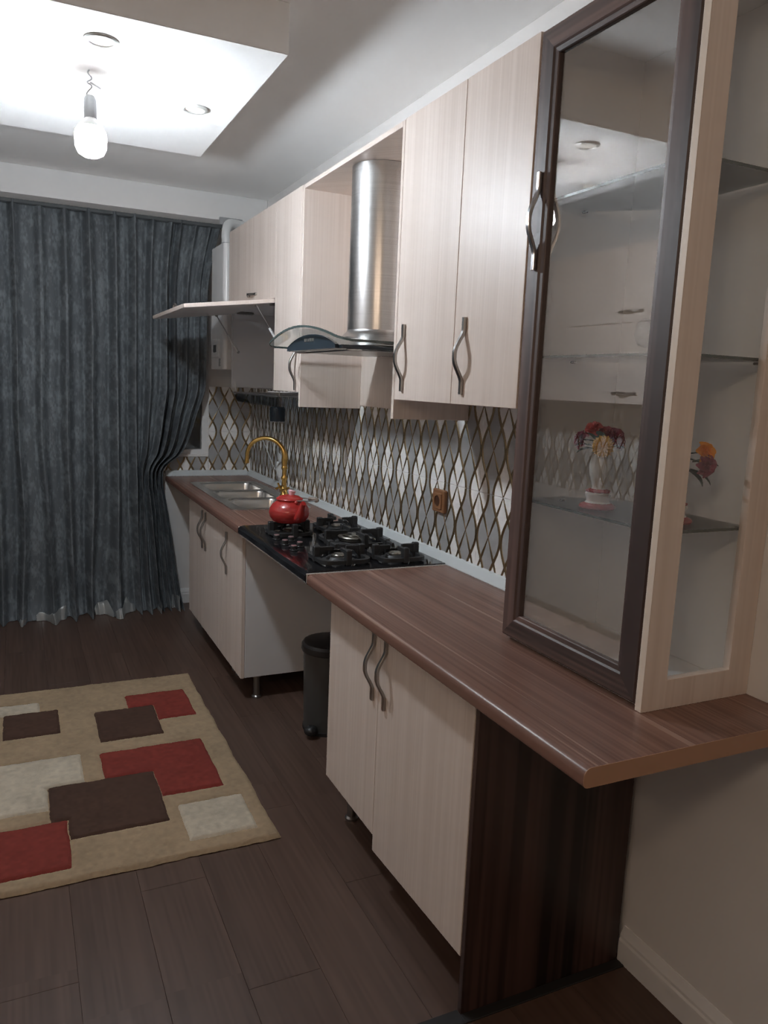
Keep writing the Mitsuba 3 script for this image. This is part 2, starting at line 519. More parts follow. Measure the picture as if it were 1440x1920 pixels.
part('wall_right', 'upstand', extrude_y(Polygon([(0, 0.8805), (-0.034, 0.8805), (-0.034, 0.884), (-0.016, 0.912), (-0.009, 0.917), (0, 0.917)]), 0.668, YF - 0.001), 'upstand', label='pale grey plastic sealing strip along the worktop')
up2 = extrude_y(Polygon([(0, 0.8805), (-0.034, 0.8805), (-0.034, 0.884), (-0.016, 0.912), (-0.009, 0.917), (0, 0.917)]), 0.0, 0.55)
up2.apply_transform(trimesh.transformations.rotation_matrix(math.pi / 2, [0, 0, 1]))
up2.apply_translation([-0.034, YF - 0.001, 0])
part('wall_far', 'upstand', up2, 'upstand')


# ------------------------------------------------------------------ worktops
XF = -0.583
arc = [(XF + 0.016 - 0.016 * math.sin(a), ZT - 0.016 + 0.016 * math.cos(a)) for a in np.linspace(0, math.pi / 2, 7)]
arc2 = [(XF + 0.010 - 0.010 * math.cos(a), 0.842 + 0.010 - 0.010 * math.sin(a)) for a in np.linspace(0, math.pi / 2, 5)]
top_poly = Polygon([(-0.0012, 0.842), (-0.0012, ZT)] + arc + arc2)
Y_H0, Y_H1 = 1.45, 2.35
w1 = thing('worktop', 'long brown wood-grain worktop in front under the tall glass cabinet', 'worktop')
part(w1, 'slab', extrude_y(top_poly, 0.0, Y_H0 - 0.004), 'worktop_wood', 30)
part(w1, 'edge_band', extrude_y(top_poly, -0.0016, -0.0001), 'worktop_edge', label='lighter brown cut end')
part(w1, 'joint_strip', cat(cbox(XF - 0.001, -0.036, Y_H0 - 0.0035, Y_H0 + 0.0035, ZT - 0.002, ZT + 0.003, 0.001), cbox(XF - 0.0015, XF + 0.004, Y_H0 - 0.0035, Y_H0 - 0.0005, 0.85, ZT, 0.0005)), 'aluminium', label='thin pale metal strip beside the hob')
SX0, SX1, SY0, SY1 = -0.50, -0.075, 2.79, 3.88
w2 = thing('worktop', 'brown wood-grain worktop around the steel sink by the curtain', 'worktop')
part(w2, 'slab', minus(extrude_y(top_poly, Y_H1 + 0.004, YF - 0.002), cbox(SX0 + 0.012, SX1 - 0.012, SY0 + 0.012, SY1 - 0.012, 0.7, 1.0)), 'worktop_wood', 30)
part(w2, 'joint_strip', cbox(XF - 0.001, -0.036, Y_H1 - 0.0035, Y_H1 + 0.0035, ZT - 0.002, ZT + 0.003, 0.001), 'aluminium', label='thin pale metal strip beside the hob')

# ------------------------------------------------------------------ sink and tap
sk = thing('kitchen_sink', 'stainless steel sink with three bowls set in the worktop', 'sink')


def rrect(x0, x1, y0, y1, r):
    return sbox(x0 + r, y0 + r, x1 - r, y1 - r).buffer(r, quad_segs=6)


bowls = [(-0.445, -0.165, 2.825, 3.145), (-0.455, -0.14, 3.175, 3.465), (-0.45, -0.12, 3.495, 3.835)]
plate = rrect(SX0, SX1, SY0, SY1, 0.03)
for b in bowls:
    plate = plate.difference(rrect(*b, 0.045))
part(sk, 'rim', extrude_z(plate, ZT + 0.0003, ZT + 0.004), 'steel')
for (bx0, bx1, by0, by1) in bowls:
    rings = []
    for d, z, r in ((-0.003, 0.0045, 0.047), (0.0, 0.003, 0.045), (0.006, -0.008, 0.044), (0.012, -0.06, 0.042), (0.018, -0.13, 0.04), (0.04, -0.152, 0.035), (0.09, -0.157, 0.03)):
        ring = np.array(rrect(bx0 + d, bx1 - d, by0 + d, by1 - d, r).exterior.coords)[:-1]
        rings.append(np.column_stack([ring, np.full(len(ring), ZT + z)]))
    n = len(rings[0])
    v = np.vstack(rings + [[(bx0 + bx1) / 2, (by0 + by1) / 2, ZT - 0.159]])
    f = grid_faces(len(rings), n, True)
    i = np.arange(n)
    f = np.vstack([f, np.stack([i + (len(rings) - 1) * n, (i + 1) % n + (len(rings) - 1) * n, i * 0 + len(v) - 1], 1)])
    k = part(sk, 'bowl', trimesh.Trimesh(v, f, process=False), 'steel', True)
    part(k, 'drain', lathe([(0, 0.002), (0.03, 0.003), (0.036, 0.001), (0.036, 0)], 24, ((bx0 + bx1) / 2, (by0 + by1) / 2, ZT - 0.158)), 'chrome', 30)

tx, ty = -0.100, 3.20
tp = thing('sink_faucet', 'gold gooseneck faucet with turned column behind the sink', 'faucet')
prof = [(0, 0.0), (0.026, 0.0), (0.027, 0.006), (0.020, 0.014), (0.017, 0.03), (0.023, 0.038), (0.023, 0.048), (0.015, 0.058), (0.013, 0.09), (0.019, 0.1), (0.019, 0.108), (0.013, 0.118), (0.0125, 0.15), (0.018, 0.158), (0.018, 0.166), (0.015, 0.174), (0.0, 0.174)]
part(tp, 'column', lathe(prof, 28, (tx, ty, ZT + 0.004)), 'gold', 40)
cx2, cr = tx - 0.0925, 0.0925
path = [(tx, ty, ZT + 0.17), (tx, ty, ZT + 0.21)] + [(cx2 + cr * math.cos(a), ty + 0.12 * (1 - math.cos(a)) / 2, ZT + 0.225 + 0.105 * math.sin(a)) for a in np.linspace(0.05, math.pi * 1.02, 22)] + [(tx - 2 * cr, ty + 0.122, ZT + 0.20)]
part(tp, 'spout', tube(spline(path, 60), 0.0115, 14, up=(0.1, 1, 0.05), scale=np.interp(np.linspace(0, 1, 60), [0, 0.10, 0.28, 1], [1.25, 1.6, 1.1, 0.95])), 'gold', 40)
part(tp, 'nozzle', lathe([(0, 0), (0.013, 0), (0.0135, 0.02), (0.011, 0.026), (0, 0.026)], 20, (tx - 2 * cr, ty + 0.122, ZT + 0.182)), 'gold', 40)
for s in (-1, 1):
    k = part(tp, 'cross_handle', cat(tube(np.array([(tx, ty + s * 0.01, ZT + 0.045), (tx - 0.01, ty + s * 0.05, ZT + 0.05)]), 0.008), *[tube(np.array([(tx - 0.01 + 0.026 * math.cos(a), ty + s * 0.052, ZT + 0.05 + 0.026 * math.sin(a)), (tx - 0.01 - 0.026 * math.cos(a), ty + s * 0.052, ZT + 0.05 - 0.026 * math.sin(a))]), 0.006) for a in (0.4, 0.4 + math.pi / 2)]), 'gold', 40)

# ------------------------------------------------------------------ hob
hb = thing('gas_hob', 'black glass gas hob with five burners set between the worktops', 'hob')
hob_poly = Polygon([(-0.036, 0.868), (-0.036, 0.886), (-0.56, 0.888), (-0.578, 0.885), (-0.588, 0.876), (-0.588, 0.856), (-0.580, 0.844), (-0.55, 0.844), (-0.545, 0.866)])
part(hb, 'glass_top', extrude_y(hob_poly, Y_H0 + 0.004, Y_H1 - 0.004), 'black_glass', 30)
part(hb, 'burner_box', cbox(-0.53, -0.06, Y_H0 + 0.03, Y_H1 - 0.03, 0.815, 0.868), 'black_plastic')
ZH = 0.887


def grate_mesh(cx, cy, R, h=0.056, rot=0.0):
    ms = []
    ring = np.array(rrect(-R, R, -R, R, R * 0.45).exterior.coords)[:-1]
    o = Polygon(ring)
    ms.append(extrude_z(o.difference(o.buffer(-0.016)), ZH + 0.006, ZH + 0.020))
    for a in range(4):
        th = a * math.pi / 2
        q = []
        post = cbox(R - 0.021, R + 0.003, -0.011, 0.011, ZH, ZH + h, 0.003)
        fing = cbox(R * 0.26, R, -0.006, 0.006, ZH + h - 0.020, ZH + h - 0.004, 0.002)
        brace = trimesh.convex.convex_hull(np.array([(R - 0.02, s, ZH + z) for s in (-0.006, 0.006) for z in (0.014, h - 0.01)] + [(R * 0.55, s, ZH + h - 0.018) for s in (-0.005, 0.005)]))
        for m in (post, fing, brace):
            ms.append(moved(m, rz=th))
    return moved(cat(*ms), (cx, cy, 0), rz=rot)


burners = [(-0.40, 2.215, 0.092, 'front far, under the kettle'), (-0.185, 2.17, 0.092, ''), (-0.225, 1.885, 0.125, ''), (-0.405, 1.60, 0.098, ''), (-0.185, 1.575, 0.092, '')]
burners[0] = (-0.428, 2.115, 0.088, '')
for i, (bx, by, R, _) in enumerate(burners):
    big = R > 0.11
    k = part(hb, 'burner', lathe([(0, 0.0), (R * 0.62, 0.0), (R * 0.62, 0.004), (R * 0.5, 0.007), (R * 0.42, 0.016), (0, 0.016)], 36, (bx, by, ZH)), 'cast_iron', 30)
    if big:
        part(k, 'flame_ring', lathe([(0.046, 0.014), (0.064, 0.014), (0.066, 0.018), (0.066, 0.026), (0.062, 0.030), (0.048, 0.030), (0.046, 0.026), (0.046, 0.014)], 40, (bx, by, ZH)), 'brass_ring', 30, label='pale metal flame ring')
        part(k, 'cap', lathe([(0, 0.016), (0.034, 0.016), (0.035, 0.03), (0.030, 0.034), (0, 0.035)], 32, (bx, by, ZH)), 'brass_ring', 30)
    else:
        part(k, 'cap', lathe([(0, 0.015), (0.026, 0.015), (0.027, 0.021), (0.022, 0.025), (0, 0.026)], 28, (bx, by, ZH)), 'brass_ring', 30, label='pale metal burner cap')
    part(hb, 'pan_support', grate_mesh(bx, by, R, 0.058, 0.0 if not big else 0.0), 'cast_iron', 25)
for (kx, ky) in ((-0.513, 2.015), (-0.468, 1.965), (-0.513, 1.905), (-0.468, 1.855), (-0.513, 1.795)):
    k = part(hb, 'control_knob', lathe([(0, 0), (0.017, 0), (0.0175, 0.004), (0.0145, 0.006), (0.0135, 0.018), (0.011, 0.0195), (0, 0.0195)], 24, (kx, ky, ZH)), 'black_plastic', 30)
    part(k, 'knob_cap', lathe([(0, 0.019), (0.0115, 0.019), (0.011, 0.0215), (0, 0.0225)], 24, (kx, ky, ZH)), 'knob_cap', 30, label='pinkish metal cap')

# ------------------------------------------------------------------ red kettle
kx, ky, kz = -0.428, 2.115, ZH + 0.0545
kt = thing('kettle', 'shiny red enamel kettle with pale pink lid knob on the hob', 'kettle')
part(kt, 'body', lathe([(0, 0), (0.058, 0.0), (0.070, 0.006), (0.081, 0.022), (0.086, 0.040), (0.083, 0.058), (0.072, 0.075), (0.058, 0.086), (0.052, 0.090), (0.053, 0.095), (0.050, 0.095), (0, 0.094)], 48, (kx, ky, kz)), 'red_enamel', 40)
part(kt, 'lid', lathe([(0.055, 0.095), (0.057, 0.097), (0.055, 0.101), (0.043, 0.109), (0.025, 0.114), (0.0, 0.115)], 40, (kx, ky, kz)), 'red_enamel', 40)
kn = lathe([(0, 0), (0.009, 0), (0.012, 0.006), (0.016, 0.019), (0.014, 0.023), (0, 0.024)], 24)
part(kt, 'lid_knob', moved(kn, (kx + 0.006, ky, kz + 0.112), ry=0.25), 'pink_plastic', 40, label='pale pink plastic knob')
sd = np.array([0.17, -0.985, 0.0])
sp = [np.array([kx, ky, kz]) + sd * a + np.array([0, 0, b]) for a, b in ((0.060, 0.026), (0.088, 0.036), (0.103, 0.058), (0.112, 0.082), (0.122, 0.096))]
part(kt, 'spout', tube(spline(sp, 24), 0.019, 16, scale=np.linspace(1.25, 0.55, 24)), 'red_enamel', 40)
ed = np.array([0.985, 0.17, 0.0])
bail_c = np.array([kx, ky, kz + 0.093])
bail = [bail_c + sd * 0.060 * math.cos(a) + ed * (0.130 * math.sin(a)) + np.array([0, 0, 0.004 - 0.010 * math.sin(a)]) for a in np.linspace(0.0, math.pi, 30)]
part(kt, 'bail_handle', tube(np.array(bail), 0.0028, 8), 'steel', True)
gp = [bail_c + sd * 0.060 * math.cos(a) + ed * (0.131 * math.sin(a)) + np.array([0, 0, 0.004 - 0.010 * math.sin(a)]) for a in np.linspace(math.pi * 0.32, math.pi * 0.68, 12)]
part(kt, 'grip', tube(np.array(gp), 0.0085, 12), 'grip_wood', 40)
for s in (-1, 1):
    q = bail_c + sd * s * 0.058
    part(kt, 'ear', moved(trimesh.creation.icosphere(2, 0.009), q - np.array([0, 0, 0.004])), 'red_enamel', True)

# ------------------------------------------------------------------ base cabinets
ZCB = 0.8418


def base_unit(label, y0, y1, xfront, zb, doors, side='melamine'):
    """doors: list of (y0, y1, z0, z1, handle y, handle z, open angle, hinge y)."""
    t = thing('base_cabinet', label, 'cabinet')
    xc = xfront + 0.0195
    part(t, 'side_panel', cbox(xc, -0.02, y0, y0 + 0.016, zb + 0.002, ZCB), side)
    part(t, 'side_panel', cbox(xc, -0.02, y1 - 0.016, y1, zb + 0.002, ZCB), side)
    part(t, 'floor_panel', cbox(xc, -0.02, y0 + 0.0165, y1 - 0.0165, zb + 0.002, zb + 0.018), side)
    part(t, 'back_panel', cbox(-0.024, -0.021, y0 + 0.0165, y1 - 0.0165, zb + 0.0185, ZCB), side)
    for (d0, d1, z0, z1, hy, hz, ang, hinge) in doors:
        m = cbox(xfront, xfront + 0.018, d0 + 0.0012, d1 - 0.0012, z0, z1, 0.001)
        h = moved(HANDLE, (xfront, hy, hz))
        if ang == 'sag':      # the door has slipped a little: its lower edge drops towards the handle side
            v = np.array(m.vertices)
            v[:, 2] -= np.where(v[:, 2] < 0.3, 0.030 * (v[:, 1] - d0) / (d1 - d0), 0.0)
            m = trimesh.convex.convex_hull(v)
        elif ang:
            R = trimesh.transformations.rotation_matrix(ang, [0, 0, 1], [xfront + 0.018, hinge, 0])
            m.apply_transform(R)
            h.apply_transform(R)
        k = part(t, 'door', m, 'cream')
        part(k, 'handle', h, 'nickel', 40)
    for fx in (xfront + 0.09, -0.09):
        for fy in (y0 + 0.035, y1 - 0.035):
            part(t, 'leg', lathe([(0, 0), (0.024, 0), (0.024, 0.008), (0.017, 0.014), (0.016, zb - 0.012), (0.022, zb - 0.008), (0.022, zb + 0.0015), (0, zb + 0.0015)], 20, (fx, fy, 0.0)), 'nickel' if fx < -0.3 else 'black_plastic', 30)
    return t


XN, XS = -0.5165, -0.5336
nb = base_unit('cream two-door base cabinet in front with dark end panel', 0.4550, 1.381, XN, 0.165,
               [(0.455, 0.9825, 0.148, 0.838, 0.935, 0.70, 'sag', 0.455), (0.9825, 1.381, 0.168, 0.838, 1.018, 0.70, 0, 0)])
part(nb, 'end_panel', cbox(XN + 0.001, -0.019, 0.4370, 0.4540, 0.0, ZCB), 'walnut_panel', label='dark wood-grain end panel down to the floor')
base_unit('narrow cream one-door base cabinet with white side beside the waste bin', 2.473, 2.858, XS, 0.116, [(2.473, 2.86, 0.116, 0.838, 2.755, 0.672, 0, 0)])
base_unit('cream two-door base cabinet under the sink nearest the curtain', 2.861, 3.70, XS, 0.116,
          [(2.86, 3.275, 0.116, 0.838, 3.235, 0.69, 0, 0), (3.275, 3.70, 0.116, 0.838, 3.315, 0.69, 0, 0)])

# ------------------------------------------------------------------ waste bin
bx, by = -0.235, 2.08
bn = thing('pedal_bin', 'grey pedal bin with black lid in the gap under the hob', 'waste bin')
part(bn, 'body', lathe([(0, 0.006), (0.105, 0.006), (0.110, 0.012), (0.118, 0.37), (0, 0.37)], 40, (bx, by, 0)), 'bin_metal', 40)
part(bn, 'base_ring', lathe([(0, 0.0), (0.114, 0.0), (0.114, 0.016), (0.108, 0.018), (0, 0.018)], 40, (bx, by, 0)), 'black_plastic', 40)
part(bn, 'lid', lathe([(0.0, 0.366), (0.126, 0.366), (0.128, 0.372), (0.127, 0.392), (0.118, 0.404), (0.07, 0.412), (0, 0.415)], 44, (bx, by, 0)), 'black_plastic', 30)
pd = np.array([-0.80, -0.60, 0])
pm = trimesh.creation.icosphere(3, 0.03)
pm.apply_scale([1.0, 1.0, 0.75])
part(bn, 'pedal', cat(moved(pm, np.array([bx, by, 0.034]) + pd * 0.140), tube(np.array([np.array([bx, by, 0.03]) + pd * 0.1, np.array([bx, by, 0.034]) + pd * 0.14]), 0.012)), 'black_plastic', True)

# ------------------------------------------------------------------ wall cabinets on the tiled side
XU = -0.311
ZU0, ZU1 = 1.484, 2.372


def wall_carcass(t, y0, y1, z0=ZU0, z1=ZU1, back=True):
    xc = XU + 0.019
    part(t, 'side_panel', cbox(xc, -0.0095, y0, y0 + 0.016, z0, z1), 'melamine')
    part(t, 'side_panel', cbox(xc, -0.0095, y1 - 0.016, y1, z0, z1), 'melamine')
    part(t, 'bottom_panel', cbox(xc, -0.0095, y0 + 0.0163, y1 - 0.0163, z0, z0 + 0.016), 'melamine')
    part(t, 'top_panel', cbox(xc, -0.0095, y0 + 0.0163, y1 - 0.0163, z1 - 0.016, z1), 'melamine')
    if back:
        part(t, 'back_panel', cbox(-0.0125, -0.0097, y0 + 0.0165, y1 - 0.0165, z0 + 0.0163, z1 - 0.0163), 'melamine')


uc = thing('wall_cabinet', 'tall cream two-door wall cabinet between hood and glass cabinet', 'cabinet')
wall_carcass(uc, 0.668, 1.392)
for (d0, d1, hy) in ((0.672, 1.0071, 0.945), (1.0071, 1.388, 1.328)):
    k = part(uc, 'door', cbox(XU, XU + 0.018, d0 + 0.0016, d1 - 0.0016, ZU0, ZU1, 0.001), 'cream')
    handle_at(k, XU, hy, 1.620, 'nickel')

nc = thing('hood_niche', 'open cream cabinet niche around the cooker hood', 'cabinet')
NY0, NY1, NZ0 = 1.393, 2.38, 1.418
part(nc, 'side_panel', cbox(XU + 0.002, -0.0095, NY0, NY0 + 0.018, NZ0, ZU1), 'cream')
part(nc, 'side_panel', cbox(XU + 0.002, -0.0095, NY1 - 0.018, NY1, NZ0, ZU1), 'cream')
part(nc, 'back_panel', cbox(-0.0125, -0.0097, NY0 + 0.0185, NY1 - 0.0185, NZ0 + 0.014, ZU1 - 0.02), 'cream')
part(nc, 'top_panel', cbox(XU + 0.002, -0.0095, NY0 + 0.0185, NY1 - 0.0185, ZU1 - 0.018, ZU1), 'cream')

nn = thing('wall_cabinet', 'narrow cream one-door wall cabinet left of the hood niche', 'cabinet')
wall_carcass(nn, 2.3805, 2.756)
k = part(nn, 'door', cbox(XU, XU + 0.018, 2.3815, 2.7555, ZU0, ZU1, 0.001), 'cream')
handle_at(k, XU, 2.415, 1.600, 'nickel')

fc = thing('wall_cabinet', 'cream wall cabinet with its lower flap door raised open', 'cabinet')
FY0, FY1, FZ = 2.757, 3.67, 1.925
xc = XU + 0.019
part(fc, 'side_panel', cbox(xc, -0.0095, FY0, FY0 + 0.016, ZU0, ZU1), 'cabinet_grey')
part(fc, 'side_panel', cbox(xc, -0.0095, FY1 - 0.016, FY1, ZU0, ZU1), 'cabinet_grey', label='grey inner side panel')
part(fc, 'top_panel', cbox(xc, -0.0095, FY0 + 0.0163, FY1 - 0.0163, ZU1 - 0.016, ZU1), 'melamine')
part(fc, 'middle_shelf', cbox(xc, -0.0130, FY0 + 0.0163, FY1 - 0.0163, FZ - 0.008, FZ + 0.008), 'cabinet_grey')
part(fc, 'back_panel', cbox(-0.0125, -0.0097, FY0 + 0.0165, FY1 - 0.0165, ZU0, ZU1 - 0.0163), 'cabinet_grey')
k = part(fc, 'flap_door', cbox(XU, XU + 0.018, FY0 + 0.002, FY1 - 0.0015, FZ + 0.003, ZU1, 0.001), 'cream', label='closed upper flap door')
handle_at(k, XU, 3.155, 1.975, 'nickel', flat=True, length=0.16)
fl = cbox(XU, XU + 0.018, FY0 + 0.002, FY1 - 0.0015, FZ - 0.4415, FZ - 0.001, 0.001)
Rf = trimesh.transformations.rotation_matrix(math.radians(82.5), [0, 1, 0], [XU, 0, FZ - 0.001])
fl.apply_transform(Rf)
k = part(fc, 'flap_door', fl, 'cream', label='lower flap door raised open level')
fi = cbox(XU + 0.0181, XU + 0.0188, FY0 + 0.003, FY1 - 0.0025, FZ - 0.4405, FZ - 0.002, 0.0002)
fi.apply_transform(Rf)
part(k, 'inner_face', fi, 'melamine', label='pale grey inner face')
hm = moved(moved(handle_mesh(0.16, 0.022, 0.012), rx=math.pi / 2), (XU, 3.2, FZ - 0.40))
hm.apply_transform(Rf)
part(k, 'handle', hm, 'nickel', 40)
fp = lambda d, yy: np.array([XU - d * math.sin(math.radians(82.5)) + 0.018 * math.cos(math.radians(82.5)), yy, FZ - 0.012 - d * math.cos(math.radians(82.5)) - 0.010])
for yy in (FY0 + 0.04, FY1 - 0.04):
    a, b = fp(0.085, yy), np.array([-0.262, yy, 1.690])
    m_ = a + (b - a) * 0.52
    k = part(fc, 'gas_strut', tube(np.array([m_, b]), 0.0065, 10), 'white_plastic', True)
    part(k, 'piston_rod', tube(np.array([a, m_]), 0.0032, 8), 'chrome', True)
    part(k, 'end_joint', cat(moved(trimesh.creation.icosphere(1, 0.009), a), moved(trimesh.creation.icosphere(1, 0.009), b)), 'grey_plastic', True)
for yy in (FY0 + 0.13, FY1 - 0.13):
    part(fc, 'hinge', cbox(-0.292, -0.20, yy - 0.022, yy + 0.022, FZ - 0.022, FZ - 0.0085, 0.003), 'nickel')

# dish rack hanging in the open bottom of the flap cabinet
dr_ = thing('dish_rack', 'wire dish rack with smoky drip tray under the open wall cabinet', 'dish rack')
DY0, DY1 = FY0 + 0.018, FY1 - 0.018
wires = [tube(np.array([(x, DY0, 1.452), (x, DY1, 1.452)]), 0.004, 8) for x in (-0.285, -0.155, -0.03)]
part(dr_, 'rail', cat(*wires), 'steel', True)
part(dr_, 'wire_grid', cat(*[tube(np.array([(-0.285, y, 1.4565), (-0.22, y, 1.4565), (-0.155, y, 1.4565), (-0.03, y, 1.4565)]), 0.0018, 6) for y in np.linspace(DY0 + 0.02, DY1 - 0.02, 26)]), 'steel', True)
tray_o, tray_i = rrect(-0.29, -0.022, DY0, DY1, 0.03), rrect(-0.27, -0.04, DY0 + 0.02, DY1 - 0.02, 0.03)
ro, ri = np.array(tray_o.exterior.coords)[:-1], np.array(tray_i.exterior.coords)[:-1]
nt = len(ro)
tv = np.vstack([np.column_stack([ro, np.full(nt, 1.445)]), np.column_stack([ri, np.full(nt, 1.400)]), [[-0.155, (DY0 + DY1) / 2, 1.398]]])
ii = np.arange(nt)
part(dr_, 'drip_tray', trimesh.Trimesh(tv, np.vstack([grid_faces(2, nt, True), np.stack([ii + nt, (ii + 1) % nt + nt, ii * 0 + 2 * nt], 1)]), process=False), 'smoke_plastic', False, label='smoky translucent drip tray')
for x in (-0.272, -0.04):
    for y in (DY0 + 0.003, DY1 - 0.003):
        part(dr_, 'hanger', tube(np.array([(x, y, 1.452), (x, y, ZU0 + 0.03)]), 0.003, 6), 'steel', True)
pl_prof = [(0, 0), (0.05, 0), (0.055, 0.003), (0.085, 0.014), (0.084, 0.016), (0.052, 0.006), (0, 0.004)]
single('plate', 'white plate lying on the dish rack above the faucet', 'plate', moved(lathe(pl_prof, 36), (-0.195, 2.95, 1.459)), 'ceramic', 40)
single('pan_lid', 'grey metal lid resting behind the white plate on the dish rack', 'pan lid', moved(lathe([(0, 0.03), (0.01, 0.03), (0.012, 0.022), (0.05, 0.014), (0.075, 0.0), (0.073, 0.0), (0, 0.012)], 32), (-0.10, 2.86, 1.459)), 'steel', 40)
mg = thing('mug', 'dark mug hanging upside down under the drip tray', 'mug')
mx, my = -0.135, 3.24
part(mg, 'body', lathe([(0.036, 0), (0.040, 0.0), (0.042, 0.01), (0.044, 0.07), (0.036, 0.082), (0, 0.084), (0, 0.078), (0.034, 0.076), (0.038, 0.01), (0.036, 0)], 32, (mx, my, 1.306)), 'hood_black', 40)
part(mg, 'rim', lathe([(0.0345, 0), (0.041, 0), (0.0415, 0.003), (0.034, 0.003), (0.0345, 0)], 32, (mx, my, 1.3035)), 'chrome', 40)
part(mg, 'hook', tube(np.array([(mx, my, 1.388), (mx, my, 1.399)]), 0.004, 8), 'steel', True)

# ------------------------------------------------------------------ cooker hood
hd = thing('cooker_hood', 'stainless steel chimney hood with curved glass canopy above the hob', 'cooker hood')
hx, hy, hr = -0.150, 1.885, 0.125
ZHB = 1.662
part(hd, 'chimney', lathe([(0, 1.740), (hr, 1.740), (hr, 2.352), (hr - 0.002, 2.353), (0, 2.353)], 64, (hx, hy, 0)), 'steel_brushed', 40)
CY0, CY1 = 1.452, 2.318


def arch(y):
    """height of the glass canopy above the hob along y: an arch in the middle, level wings."""
    t = np.abs((np.asarray(y) - hy) / 0.4331)
    return 0.062 * np.clip(1 - t ** 1.9, 0, 1)


def plan_front(y):
    s = (np.asarray(y) - hy) / 0.433
    return -0.480 - 0.010 * (1 - s ** 2) + 0.035 * np.clip((np.abs(s) - 0.86) / 0.14, 0, 1) ** 2


ys = np.linspace(CY0, CY1, 41)
rows = []
for s in np.linspace(0, 1, 17):
    xs = -0.040 + (plan_front(ys) + 0.040) * s
    rows.append(np.stack([xs, ys, 1.668 + arch(ys) * np.clip(1.9 * s - 0.85, 0, 1) ** 1.2 + 0.006], 1))
gv = np.stack(rows, 0)
gm = trimesh.Trimesh(gv.reshape(-1, 3), grid_faces(17, 41), process=False)
part(hd, 'glass_canopy', gm, 'hood_glass', True, label='curved clear glass canopy')
rim = np.vstack([gv[:, 0], gv[-1, 1:-1], gv[::-1, -1]])
part(hd, 'glass_edge', sweep(rim, [(-0.002, -0.004), (0.002, -0.004), (0.002, 0.004), (-0.002, 0.004)]), 'glass_edge')
# body under the glass: thin dark slab, arched black front panel, steel flare up to the chimney
part(hd, 'body', cbox(-0.425, -0.016, hy - 0.30, hy + 0.30, 1.6525, 1.6655, 0.002), 'hood_black', label='dark flat underside')
yb = np.linspace(hy - 0.27, hy + 0.27, 41)
top = 1.667 + 0.043 * np.clip(1 - np.abs((yb - hy) / 0.27) ** 2.2, 0, 1)
poly = Polygon([(y, 1.653) for y in yb] + [(y, z) for y, z in zip(yb[::-1], top[::-1])])
fm = trimesh.creation.extrude_polygon(poly, 0.014, engine='earcut')
fm = trimesh.Trimesh(np.stack([-0.440 + fm.vertices[:, 2], fm.vertices[:, 0], fm.vertices[:, 1]], 1), fm.faces, process=False)
part(hd, 'front_panel', fm, 'hood_black', label='black arched front panel with buttons')
cone = []
for a in np.linspace(0, 1, 11):
    e = a ** 1.7
    ring = circle(hr, 72)
    sq = ring * np.array([1 + 0.95 * e, 1 + 1.25 * e])
    cone.append(np.column_stack([np.minimum(sq[:, 0] + hx, -0.014), sq[:, 1] + hy, np.full(72, 1.7405 - 0.068 * a)]))
part(hd, 'flared_base', trimesh.Trimesh(np.vstack(cone), grid_faces(11, 72, True), process=False), 'steel_brushed', True)
for i in range(5):
    part(hd, 'button', cbox(-0.4435, -0.4395, hy - 0.048 + i * 0.022, hy - 0.036 + i * 0.022, 1.683, 1.695, 0.001), 'steel')
part(hd, 'grease_filter', cbox(-0.36, -0.08, hy - 0.25, hy + 0.25, 1.649, 1.6525, 0.001), 'steel_brushed')
for yy in (hy - 0.28, hy + 0.28):
    part(hd, 'lamp_lens', lathe([(0, 0), (0.028, 0), (0.028, 0.004), (0, 0.004)], 24, (-0.37, yy, 1.648)), 'white_plastic', 30)

# ------------------------------------------------------------------ tall glass cabinet
gc = thing('display_cabinet', 'tall cabinet with dark-framed glass door standing on the front worktop', 'display cabinet')
GY0, GY1 = 0.15, 0.667
GZ0, GZ1 = 0.8805, 2.372
part(gc, 'side_panel', cbox(XU + 0.019, -0.0012, GY1 - 0.016, GY1, GZ0, GZ1), 'melamine_white')
part(gc, 'back_panel', cbox(-0.0095, -0.0015, GY0 + 0.02, GY1 - 0.0165, GZ0 + 0.0165, GZ1 - 0.0165), 'melamine_white')
part(gc, 'bottom_panel', cbox(XU + 0.019, -0.0012, GY0 + 0.0185, GY1 - 0.0165, GZ0, GZ0 + 0.016), 'melamine_white')
part(gc, 'top_panel', cbox(XU + 0.019, -0.0012, GY0 + 0.0185, GY1 - 0.0165, GZ1 - 0.016, GZ1), 'melamine_white')
# cream framed glass side, facing the camera
sfp = [(0, 0), (0, 0.018), (0.063, 0.018), (0.064, 0.017), (0.064, 0.0)]
rails = frame_rails(XU, -0.0012, GZ0, GZ1, sfp, lambda v: np.stack([v[:, 0], GY0 + 0.018 - v[:, 2], v[:, 1]], 1))
sf = None
for i, m in enumerate(rails):
    k = part(gc, 'side_frame_rail', m, 'cream')
part(gc, 'side_pane', trimesh.Trimesh([[XU + 0.06, GY0 + 0.010, GZ0 + 0.06], [-0.06, GY0 + 0.010, GZ0 + 0.06], [-0.06, GY0 + 0.010, GZ1 - 0.06], [XU + 0.06, GY0 + 0.010, GZ1 - 0.06]], [[0, 1, 2], [0, 2, 3]], process=False), 'pane')
part(gc, 'edge_strip', cbox(XU - 0.0015, XU, GY0, GY0 + 0.018, GZ0, GZ1, 0.0005), 'cream_edge', label='pale edge strip')
